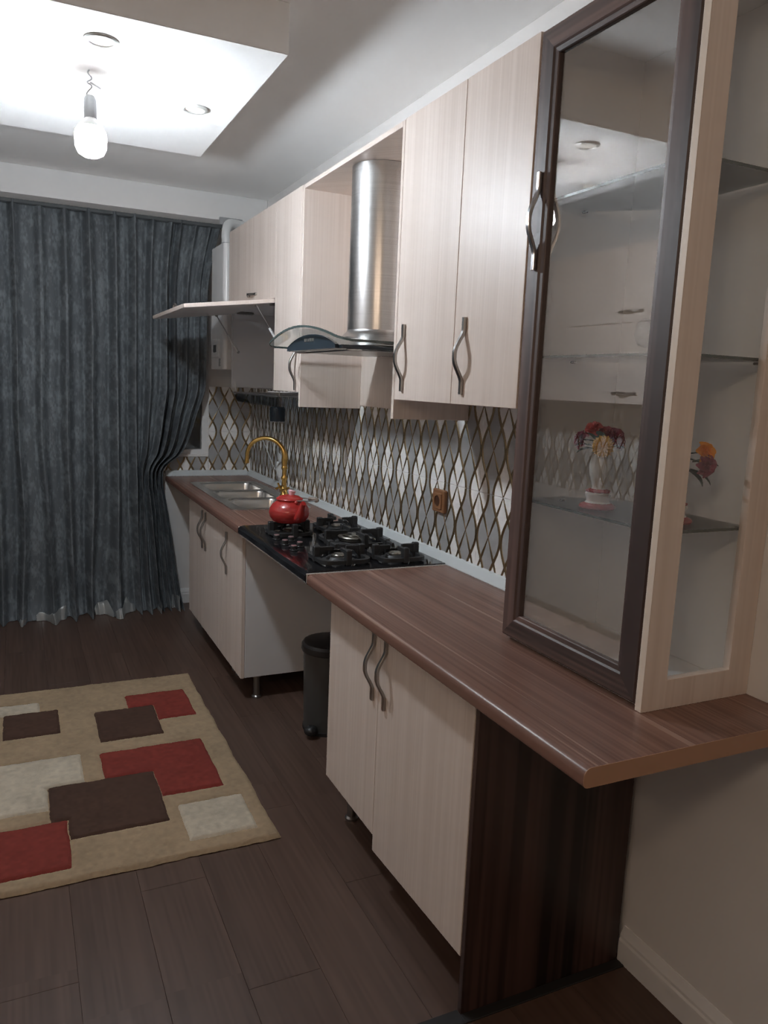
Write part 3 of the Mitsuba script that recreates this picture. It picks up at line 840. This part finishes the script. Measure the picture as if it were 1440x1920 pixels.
# dark framed glass door
dfp = [(0, 0), (0, 0.017), (0.004, 0.021), (0.048, 0.021), (0.052, 0.017), (0.062, 0.0155), (0.064, 0.013), (0.064, 0.0)]
dy0, dy1, dz0, dz1 = GY0 + 0.0195, GY1 - 0.002, 0.892, 2.366
XD = XU + 0.018
dd = part(gc, 'door', trimesh.Trimesh([[XD - 0.006, dy0 + 0.06, dz0 + 0.06], [XD - 0.006, dy1 - 0.06, dz0 + 0.06], [XD - 0.006, dy1 - 0.06, dz1 - 0.06], [XD - 0.006, dy0 + 0.06, dz1 - 0.06]], [[0, 1, 2], [0, 2, 3]], process=False), 'mirror_pane', label='reflective glass pane of the dark-framed door')
for i, m in enumerate(frame_rails(dy0, dy1, dz0, dz1, dfp, lambda v: np.stack([XD - v[:, 2], v[:, 0], v[:, 1]], 1))):
    part(dd, 'frame_rail', m, 'walnut_rail' if i in (0, 2) else 'walnut', 20, label='dark walnut frame rail')
handle_at(dd, XU - 0.004, 0.6285, 1.932, 'chrome', length=0.225)
shp = Polygon([(XU + 0.024, 0.645), (-0.152, 0.645), (-0.032, 0.533), (-0.032, GY0 + 0.022), (XU + 0.024, GY0 + 0.022)])
SHELF_Z = (1.258, 1.617, 1.985)
for z in SHELF_Z:
    k = part(gc, 'glass_shelf', extrude_z(shp, z - 0.006, z), 'shelf_glass')
    e = np.array([(XU + 0.0235, GY0 + 0.0215, z - 0.003), (XU + 0.0235, 0.6455, z - 0.003)])
    e2 = np.array([(XU + 0.0235, GY0 + 0.0215, z - 0.003), (-0.0315, GY0 + 0.0215, z - 0.003)])
    sq = [(-0.0004, -0.003), (0.0004, -0.003), (0.0004, 0.003), (-0.0004, 0.003)]
    part(k, 'edge', cat(sweep(e, sq), sweep(e2, sq)), 'glass_edge')
    part(k, 'peg', cat(*[cbox(x, x + 0.012, y, y + 0.012, z - 0.012, z - 0.0063, 0.002) for x, y in ((XU + 0.03, 0.638), (-0.17, 0.638), (-0.03, 0.20), (XU + 0.05, GY0 + 0.0195))]), 'black_plastic')


# vases with artificial flowers
def petal(L, w, cup, lift, n=6):
    u = np.linspace(0, 1, n)
    v = np.linspace(-1, 1, 5)
    U, V_ = np.meshgrid(u, v, indexing='ij')
    width = w * np.sin(math.pi * np.clip(U * 0.88 + 0.09, 0, 1)) ** 0.7
    x = L * U * math.cos(lift)
    y = V_ * width
    z = L * U * math.sin(lift) + cup * (V_ ** 2) * width - 0.25 * L * (U ** 3) * math.cos(lift)
    m = trimesh.Trimesh(np.stack([x, y, z], -1).reshape(-1, 3), grid_faces(n, 5), process=False)
    return m


def flower(kind, R):
    ms = [moved(trimesh.creation.icosphere(1, R * 0.22), (0, 0, R * 0.12))]
    if kind == 'dahlia':
        spec = [(R, 0.16 * R, 16, -0.1), (R * 0.95, 0.15 * R, 16, 0.25), (R * 0.88, 0.14 * R, 14, 0.6), (R * 0.8, 0.13 * R, 11, 0.95), (R * 0.7, 0.12 * R, 7, 1.3)]
    elif kind == 'rose':
        spec = [(R, 0.55 * R, 6, 0.05), (R * 0.85, 0.5 * R, 5, 0.55), (R * 0.68, 0.42 * R, 4, 1.0), (R * 0.55, 0.3 * R, 3, 1.3)]
    else:
        spec = [(R, 0.42 * R, 8, 0.0), (R * 0.85, 0.38 * R, 7, 0.45), (R * 0.65, 0.3 * R, 6, 0.95)]
    for j, (L, w, n, lift) in enumerate(spec):
        for i in range(n):
            p_ = petal(L * (0.94 + 0.1 * random.random()), w, 0.5, lift + 0.12 * (random.random() - 0.5))
            ms.append(moved(p_, rz=2 * math.pi * (i + 0.5 * (j % 2)) / n))
    return cat(*ms)


def aim(m, at, d):
    d = np.asarray(d, float) / np.linalg.norm(d)
    R = trimesh.geometry.align_vectors([0, 0, 1], d)
    m = m.copy()
    m.apply_transform(R)
    m.apply_translation(at)
    return m


VASE = [(0, 0), (0.040, 0), (0.043, 0.004), (0.041, 0.009), (0.030, 0.014)]
VASE_B = [(0.0305, 0.0135), (0.026, 0.018), (0.030, 0.030), (0.031, 0.036), (0.026, 0.042), (0.017, 0.046), (0.015, 0.052), (0.018, 0.062), (0.0245, 0.085), (0.026, 0.105), (0.021, 0.128), (0.017, 0.138), (0.022, 0.150), (0.020, 0.150), (0.013, 0.138), (0, 0.12)]


def vase(x, y, z, label, s=1.0):
    t = thing('vase', label, 'vase')
    part(t, 'body', lathe(np.array(VASE_B) * s, 36, (x, y, z)), 'ceramic', 40)
    part(t, 'foot', lathe(np.array(VASE) * s, 36, (x, y, z)), 'vase_red', 40, label='dull red foot')
    part(t, 'band', lathe(np.array([(0.0175, 0.0455), (0.029, 0.040), (0.030, 0.043), (0.018, 0.0475)]) * s, 36, (x, y, z)), 'vase_red', 40, label='dull red band')
    return t


def bouquet(x, y, z, label, items, leaves):
    t = thing('bouquet', label, 'flowers')
    root = np.array([x, y, z])
    for kind, mat_, R, off in items:
        at = root + np.array(off)
        d = np.array(off) + np.array([-0.03, -0.02, 0.0])
        k = part(t, 'flower', aim(flower(kind, R), at, d), mat_, False)
        part(k, 'stem', tube(spline([root + np.array([0, 0, -0.045]), root, at], 10), 0.0018, 6), 'leaf_green', True)
    for mat_, L, off in leaves:
        at = root + np.array(off) * 0.35
        lf = petal(L, L * 0.34, 0.25, 0.2, 8)
        d = np.array(off, float)
        ang = math.atan2(d[1], d[0])
        el = math.atan2(d[2], np.hypot(d[0], d[1]))
        m = lf.copy()
        m.apply_transform(trimesh.transformations.rotation_matrix(-el, [0, 1, 0]))
        m.apply_transform(trimesh.transformations.rotation_matrix(ang, [0, 0, 1]))
        m.apply_translation(at)
        part(t, 'leaf', m, mat_, True)
    return t


S0 = SHELF_Z[0] + 0.0004
v1x, v1y = -0.205, 0.46
vase(v1x, v1y, S0, 'white vase with red foot behind the dark-framed glass door')
bouquet(v1x, v1y, S0 + 0.148, 'artificial bouquet with a big yellow dahlia behind the glass door',
        [('dahlia', 'petal_yellow', 0.027, (-0.030, -0.036, 0.004)), ('rose', 'petal_pink', 0.025, (-0.014, 0.020, 0.040)), ('rose', 'petal_plum', 0.024, (-0.036, 0.036, 0.014)),
         ('daisy', 'petal_plum', 0.028, (0.026, -0.014, 0.026)), ('rose', 'petal_rose', 0.022, (0.010, 0.0, 0.033)), ('rose', 'petal_plum', 0.021, (0.040, -0.012, 0.012))],
        [('leaf_green', 0.042, (-0.05, 0.04, 0.0)), ('leaf_blue', 0.04, (-0.04, 0.01, 0.03)), ('leaf_green', 0.042, (-0.045, 0.03, -0.015)), ('leaf_green', 0.035, (0.04, -0.04, 0.0)), ('leaf_blue', 0.036, (-0.02, -0.01, 0.03))])
v2x, v2y = -0.165, 0.262
vase(v2x, v2y, S0, 'second white vase, hidden behind the cream corner post')
bouquet(v2x, v2y, S0 + 0.135, 'small bouquet with an orange flower behind the glass side pane',
        [('rose', 'petal_orange', 0.026, (0.032, -0.045, 0.022)), ('daisy', 'petal_plum', 0.027, (0.030, -0.055, -0.006)), ('rose', 'petal_plum', 0.03, (-0.03, 0.0, 0.03))],
        [('leaf_green', 0.055, (0.075, -0.050, -0.005)), ('leaf_green', 0.055, (0.06, -0.05, -0.05)), ('leaf_green', 0.05, (0.03, -0.05, -0.05)), ('leaf_green', 0.05, (-0.05, 0.02, 0.02))])
S1 = SHELF_Z[1] + 0.0004
single('glass_bowl', 'round clear glass bowl on the middle shelf of the glass cabinet', 'bowl', lathe([(0, 0.0), (0.028, 0.0), (0.03, 0.004), (0.045, 0.02), (0.055, 0.042), (0.050, 0.066), (0.038, 0.078), (0.0365, 0.078), (0.048, 0.066), (0.053, 0.042), (0.043, 0.021), (0, 0.006)], 40, (-0.20, 0.315, S1)), 'clear_glass', 60)

# ------------------------------------------------------------------ boiler and flue
bo = thing('boiler', 'white wall-hung boiler in the corner beside the curtain', 'boiler')
BX0, BY0, BY1, BZ0, BZ1 = -0.336, 3.70, 4.03, 1.588, 2.318
bp = rrect(BX0, -0.002, BY0, BY1, 0.028)
part(bo, 'casing', extrude_z(bp, BZ0, BZ1), 'gloss_white', 30)
part(bo, 'control_panel', cbox(BX0 - 0.004, BX0 + 0.002, 3.80, 3.99, 1.66, 1.77, 0.002), 'white_plastic')
part(bo, 'display', cbox(BX0 - 0.0055, BX0 - 0.003, 3.86, 3.935, 1.69, 1.735, 0.001), 'dark_display', label='grey display')
part(bo, 'badge', cbox(BX0 - 0.0025, BX0 + 0.001, 3.76, 3.80, 1.605, 1.65, 0.001), 'grey_plastic')
px_, py_ = -0.284, 3.86
part(bo, 'flue_pipe', tube(spline([(px_, py_, BZ1 - 0.002), (px_, py_, 2.36), (px_, py_ , 2.41), (px_ + 0.012, py_ + 0.008, 2.448), (px_ + 0.055, py_ + 0.035, 2.466), (px_ + 0.12, py_ + 0.075, 2.47)], 40), 0.027, 20), 'white_plastic', True)
part(bo, 'pipe_joint', lathe([(0, 0), (0.0285, 0), (0.0285, 0.008), (0, 0.008)], 24, (px_, py_, 2.335)), 'grey_plastic', 30)
part(bo, 'flue_flange', cbox(-0.305, -0.165, 3.935, 3.957, 2.462, 2.505, 0.002), 'grey_plastic', label='grey flue flange')

# ------------------------------------------------------------------ socket, cord, packet
so = thing('wall_socket', 'brown wood-look wall socket on the diamond tiles', 'socket')
part(so, 'plate', cbox(-0.026, -0.0095, 1.508, 1.597, 1.062, 1.150, 0.004), 'socket_brown')
part(so, 'inner_frame', minus(cbox(-0.031, -0.024, 1.522, 1.583, 1.076, 1.136, 0.002), moved(trimesh.creation.cylinder(0.02, 0.05, sections=32), (-0.03, 1.5525, 1.106), ry=0) if False else trimesh.creation.cylinder(0.021, 0.05, sections=32, transform=trimesh.transformations.translation_matrix([-0.03, 1.5525, 1.106]) @ trimesh.transformations.rotation_matrix(math.pi / 2, [0, 1, 0]))), 'socket_brown')
part(so, 'recess', moved(trimesh.creation.cylinder(0.0205, 0.002, sections=32, transform=trimesh.transformations.rotation_matrix(math.pi / 2, [0, 1, 0])), (-0.0268, 1.5525, 1.106)), 'socket_dark')
cd = spline([(-0.0135, 4.17, 1.362), (-0.015, 4.06, 1.26), (-0.015, 3.95, 1.165), (-0.016, 3.84, 1.10), (-0.016, 3.74, 1.04), (-0.017, 3.64, 0.985)], 40)
single('power_cord', 'thin white cord hanging slanted across the corner tiles', 'cord', tube(cd, 0.0028, 8), 'white_plastic', True)
pk = RNG.normal(size=(10, 10))
gu, gvv = np.meshgrid(np.linspace(0, 1, 22), np.linspace(0, 1, 26), indexing='ij')
bul = np.sin(math.pi * gu) * np.sin(math.pi * gvv)
nz = meshkit.fbm(np.stack([gu * 5, gvv * 5, gu * 0], -1), 3, 5)
pv = np.stack([-0.012 - 0.035 * bul * (0.5 + nz), 3.44 + 0.15 * gu + 0.03 * (gvv - 0.5) * (gu - 0.5), 0.92 + 0.17 * gvv * (0.85 + 0.3 * nz)], -1)
pm_ = trimesh.Trimesh(pv.reshape(-1, 3), grid_faces(22, 26), process=False)
single('plastic_packet', 'crumpled pale packet leaning on the tiles behind the faucet', 'packet', pm_, 'white_plastic', True)

# ------------------------------------------------------------------ hanging bulb and downlights
lx, ly = -1.215, 1.89
bl = thing('hanging_bulb', 'bare lit bulb hanging from the ceiling panel on a knotted wire', 'light bulb')
wire = spline([(lx, ly, 2.4995), (lx - 0.002, ly, 2.485), (lx + 0.006, ly - 0.004, 2.472), (lx - 0.008, ly + 0.004, 2.462), (lx + 0.006, ly, 2.452), (lx, ly, 2.440), (lx, ly, 2.415)], 50)
part(bl, 'wire', cat(tube(wire, 0.0022, 8), tube(np.array([(lx + 0.002, ly, 2.462), (lx + 0.032, ly - 0.01, 2.445)]), 0.003, 8)), 'grey_plastic', True)
part(bl, 'lamp_holder', lathe([(0, 2.422), (0.012, 2.421), (0.018, 2.412), (0.0195, 2.40), (0.0195, 2.352), (0, 2.352)][::-1], 28, (lx, ly, 0)), 'grey_plastic', 40)
part(bl, 'bulb_neck', lathe([(0, 2.322), (0.0425, 2.3235), (0.034, 2.333), (0.022, 2.343), (0.017, 2.352), (0, 2.352)], 32, (lx, ly, 0)), 'white_plastic', 40)
glb = lathe([(0, 2.228), (0.020, 2.230), (0.040, 2.241), (0.050, 2.262), (0.0515, 2.290), (0.0495, 2.310), (0.042, 2.323), (0, 2.3233)], 32, (lx, ly, 0))
glb.fix_normals()
kk = part(bl, 'bulb_globe', glb, P((0.8, 0.8, 0.8), 0.5), True)
scene[kk]['emitter'] = {'type': 'area', 'radiance': {'type': 'rgb', 'value': [BULB_POWER * c for c in (0.90, 0.985, 1.06)]}}
for (dx, dy, lab) in ((-1.203, 1.631, 'unlit round recessed downlight nearest the camera in the ceiling panel'), (-0.84, 2.068, 'unlit round recessed downlight near the right edge of the ceiling panel'), (-1.60, 2.09, 'unlit round recessed downlight left of the hanging bulb')):
    t = thing('downlight', lab, 'downlight')
    part(t, 'ring', lathe([(0.034, 2.4995), (0.050, 2.4995), (0.0505, 2.497), (0.047, 2.4935), (0.038, 2.492), (0.035, 2.494), (0.034, 2.4995)], 40, (dx, dy, 0)), 'ring_grey', 40)
    part(t, 'lens', lathe([(0, 2.4965), (0.035, 2.4965), (0.035, 2.4985), (0, 2.4985)], 32, (dx, dy, 0)), 'cream_edge', 40)

# two globe lamps on the living-room ceiling behind the camera (they light the near wall and cast the soft second shadows)
for (gx, gy, gz, where) in ((-1.98, -1.15, 2.25, 'in line with'), (-2.95, -1.35, 2.30, 'left of')):
    t = thing('pendant_lamp', f'round white pendant lamp behind the camera, {where} the kitchen', 'lamp')
    part(t, 'cable', tube(np.array([(gx, gy, gz + 0.08), (gx, gy, ZC)]), 0.004, 8), 'white_plastic', True)
    k = part(t, 'globe', moved(trimesh.creation.icosphere(3, 0.085), (gx, gy, gz)), P((0.8, 0.8, 0.8), 0.5), True)
    scene[k]['emitter'] = {'type': 'area', 'radiance': {'type': 'rgb', 'value': [ROOM_LAMP * c for c in (1.04, 0.78, 0.57)]}}

# ------------------------------------------------------------------ curtain
cu = thing('curtain', 'floor-length dark grey crushed velvet curtain across the far wall', 'curtain')
NU, NV = 620, 110
XCL = -2.5
zk = np.array([0.0, 0.26, 0.52, 0.78, 0.84, 0.92, 0.97, 1.04, 1.29, 1.49, 2.03, 2.5])
xr = np.array([-0.485, -0.524, -0.558, -0.600, -0.612, -0.612, -0.580, -0.490, -0.392, -0.338, -0.334, -0.245])
tt = np.linspace(0, 1, NU)
zz = np.concatenate([np.linspace(2.489, 0.09, NV - 14), np.linspace(0.075, 0.004, 14)])
edges = [0.0]
while edges[-1] < 1.0:
    edges.append(edges[-1] + 0.040 + 0.028 * random.random() - (0.018 if edges[-1] > 0.78 else 0))
edges = np.array(edges)
phase = np.interp(tt, edges, np.arange(len(edges)))
amp_k = 0.45 + 1.15 * meshkit.noise(np.stack([np.floor(phase) * 1.7, 0 * tt, 0 * tt], -1), 3)
T_, Z_ = np.meshgrid(tt, zz, indexing='ij')
x0 = XCL + (-0.245 - XCL) * T_
wgt = np.clip((T_ - 0.765) / 0.235, 0, 1) ** 0.95
from scipy.interpolate import PchipInterpolator
XR = PchipInterpolator(zk, xr)(Z_)
X_ = x0 + (XR + 0.245) * wgt
drift = (meshkit.fbm(np.stack([T_ * 14, Z_ * 0.7, 0 * T_], -1), 3, 4) - 0.5) * 0.045 * (2.5 - Z_) / 2.5
PH = phase[:, None] + (meshkit.fbm(np.stack([T_ * 9, Z_ * 0.8, 0 * T_ + 4], -1), 2, 9) - 0.5) * 0.9 * (2.5 - Z_) / 2.5
cw = np.cos(2 * math.pi * PH + 0.95 * np.sin(2 * math.pi * PH + 0.6))
fold = np.sign(cw) * np.abs(cw) ** 0.9
depth = 0.036 + 0.026 * (2.5 - Z_) / 2.5
Y_ = 4.135 - depth * amp_k[:, None] * (fold + 0.12 * np.cos(4 * math.pi * PH + 1.3) * 0.5)
Y_ -= 0.012 * (meshkit.fbm(np.stack([T_ * 40, Z_ * 3, 0 * T_], -1), 3, 2) - 0.5)
squeeze = np.clip((T_ - 0.80) / 0.2, 0, 1)
Y_ = 4.125 + (Y_ - 4.125) * (1 - 0.35 * squeeze * np.clip((Z_ - 1.4) * 3, 0, 1))
fl_ = np.clip((0.16 - Z_) / 0.16, 0, 1)
Y_ -= fl_ ** 2 * (0.03 + 0.05 * meshkit.noise(np.stack([T_ * 22, 0 * T_, 0 * T_], -1), 6))
X_ = X_ + drift * (1 - squeeze * 0.7)
cv = np.stack([X_, Y_, Z_], -1)
cmesh = trimesh.Trimesh(cv.reshape(-1, 3), grid_faces(NU, NV), process=False)
cuv = np.stack([T_ * 2.9, Z_], -1).reshape(-1, 2)
part(cu, 'cloth', cmesh, 'curtain_velvet', True, uv=cuv)
# turned-up satin hem, ruffled on the floor
hn = 9
rows = []
for r in range(hn):
    s = r / (hn - 1)
    nn_ = meshkit.fbm(np.stack([tt * 30, tt * 0 + s * 2.2, tt * 0], -1), 3, 21)
    n2 = meshkit.noise(np.stack([tt * 17, tt * 0 + s, tt * 0], -1), 31)
    reach = np.clip((meshkit.fbm(np.stack([tt * 24, tt * 0, tt * 0], -1), 2, 51) - 0.44) * 5, 0.12, 1)
    yy = Y_[:, -1] + 0.010 - s * (0.02 + 0.075 * n2 * reach)
    z_ = 0.003 + (0.05 + 0.09 * nn_ * reach) * np.sin(math.pi * min(s * 1.02, 1.0)) * (0.35 + 0.65 * reach)
    rows.append(np.stack([X_[:, -1] + 0.03 * (nn_ - 0.5) * s, yy, np.maximum(z_, 0.002)], -1))
hv = np.stack(rows, 1)
hf = grid_faces(NU, hn)
hk = (reach + 0 * tt) > 0.30
hf = hf[np.repeat(hk, hn)[hf].all(1)]
part(cu, 'hem', trimesh.Trimesh(hv.reshape(-1, 3), hf, process=False), 'curtain_satin', True, label='shiny turned-up satin hem on the floor')
part(cu, 'heading_tape', cbox(XCL, -0.25, 4.10, 4.15, 2.470, 2.4895, 0.002), 'dark_display')

# ------------------------------------------------------------------ rug
rg = thing('rug', 'beige shaggy rug with red, brown and cream rectangles on the floor', 'rug')
RX0, RX1, RY0, RY1 = -1.95, -0.697, 1.318, 2.895
NXr, NYr = 150, 190
rx, ry = np.meshgrid(np.linspace(RX0, RX1, NXr), np.linspace(RY0, RY1, NYr), indexing='ij')
ed_ = np.minimum.reduce([rx - RX0, RX1 - rx, ry - RY0, RY1 - ry])
patches = {
    'red': [((-1.040, -0.761), (2.378, 2.688)), ((-1.205, -0.795), (1.712, 2.126)), ((-1.80, -1.349), (1.385, 1.665))],
    'cream': [((-1.80, -1.409), (2.628, 2.740)), ((-1.80, -1.273), (1.756, 2.150)), ((-0.987, -0.752), (1.395, 1.627))],
    'brown': [((-1.190, -0.930), (2.233, 2.541)), ((-1.560, -1.335), (2.381, 2.630)), ((-1.402, -1.025), (1.544, 1.910))]}
groove = np.zeros_like(rx)
for ps in patches.values():
    for (a0, a1), (b0, b1) in ps:
        d = np.maximum(np.maximum(a0 - rx, rx - a1), np.maximum(b0 - ry, ry - b1))
        groove = np.maximum(groove, np.exp(-(np.maximum(d, 0) / 0.006) ** 2))
nzr = meshkit.fbm(np.stack([rx * 90, ry * 90, 0 * rx], -1), 3, 3)
hr_ = 0.014 * np.sqrt(np.clip(ed_ / 0.012, 0, 1)) + 0.004 * (nzr - 0.5) - 0.007 * groove + 0.003
wob = (meshkit.fbm(np.stack([rx * 12, ry * 12, 0 * rx], -1), 3, 8) - 0.5) * 0.016 * (ed_ < 0.01)
rv = np.stack([rx + wob, ry + wob, np.maximum(hr_, 0.001)], -1)
part(rg, 'pile', trimesh.Trimesh(rv.reshape(-1, 3), grid_faces(NXr, NYr), process=False), 'rug_beige', True)
order = [('cream', 0), ('cream', 1), ('cream', 2), ('red', 0), ('red', 1), ('brown', 0), ('brown', 1), ('brown', 2), ('red', 2)]
zt = {}
done = []
for lvl, (col, i) in enumerate(order):
    (a0, a1), (b0, b1) = patches[col][i]
    shape = sbox(a0, b0, a1, b1)
    above = [sbox(patches[c][j][0][0], patches[c][j][1][0], patches[c][j][0][1], patches[c][j][1][1]) for c, j in order[lvl + 1:]]
    for q_ in above:
        shape = shape.difference(q_.buffer(0.003, join_style=2))
    # fill the (possibly L-shaped) patch with a fine grid of pile
    from shapely import contains_xy, distance, points
    nx_, ny_ = int((a1 - a0) / 0.007) + 2, int((b1 - b0) / 0.007) + 2
    gx_, gy_ = np.meshgrid(np.linspace(a0, a1, nx_), np.linspace(b0, b1, ny_), indexing='ij')
    ins = contains_xy(shape, gx_, gy_) | (distance(shape, points(gx_, gy_)) < 0.004)
    de = distance(shape.exterior if hasattr(shape, 'exterior') else shape.boundary, points(gx_, gy_))
    hgt = 0.0165 * np.sqrt(np.clip((de + 0.0015) / 0.010, 0.1, 1)) + 0.004 * (meshkit.fbm(np.stack([gx_ * 90, gy_ * 90, 0 * gx_], -1), 3, 13) - 0.5) + 0.003
    wb = (meshkit.fbm(np.stack([gx_ * 25, gy_ * 25, 0 * gx_], -1), 2, 18) - 0.5) * 0.007
    vv = np.stack([gx_ + wb, gy_ + wb, hgt], -1).reshape(-1, 3)
    ff = grid_faces(nx_, ny_)
    ff = ff[ins.reshape(-1)[ff].all(1)]
    m = trimesh.Trimesh(vv, ff, process=False)
    m.remove_unreferenced_vertices()
    part(rg, 'patch', m, 'rug_' + col, True, label=f'{col} rectangle of pile')

# ------------------------------------------------------------------ wall cabinets opposite, seen mirrored in the glass door
OX = -2.30
for i, (y0, y1, lab) in enumerate(((0.55, 1.60, 'nearest of the wall cabinets opposite, mirrored in the glass'), (1.604, 2.70, 'middle wall cabinet opposite, its two flap handles mirrored in the glass door'), (2.704, 3.80, 'wall cabinet opposite beside the curtain, mirrored in the glass'))):
    t = thing('wall_cabinet', lab, 'cabinet')
    part(t, 'carcass', cbox(XL + 0.001, OX - 0.019, y0, y1, ZU0, ZU1), 'melamine')
    for (z0, z1) in ((ZU0, 1.940), (1.944, ZU1)):
        k = part(t, 'flap_door', cbox(OX - 0.018, OX, y0 + 0.0015, y1 - 0.0015, z0, z1, 0.001), 'cream')
        hm = moved(moved(handle_mesh(0.2, 0.022, 0.014), rx=math.pi / 2), rz=math.pi)
        part(k, 'handle', moved(hm, (OX, (y0 + y1) / 2 + 0.35, z0 + 0.06)), 'nickel', 40)
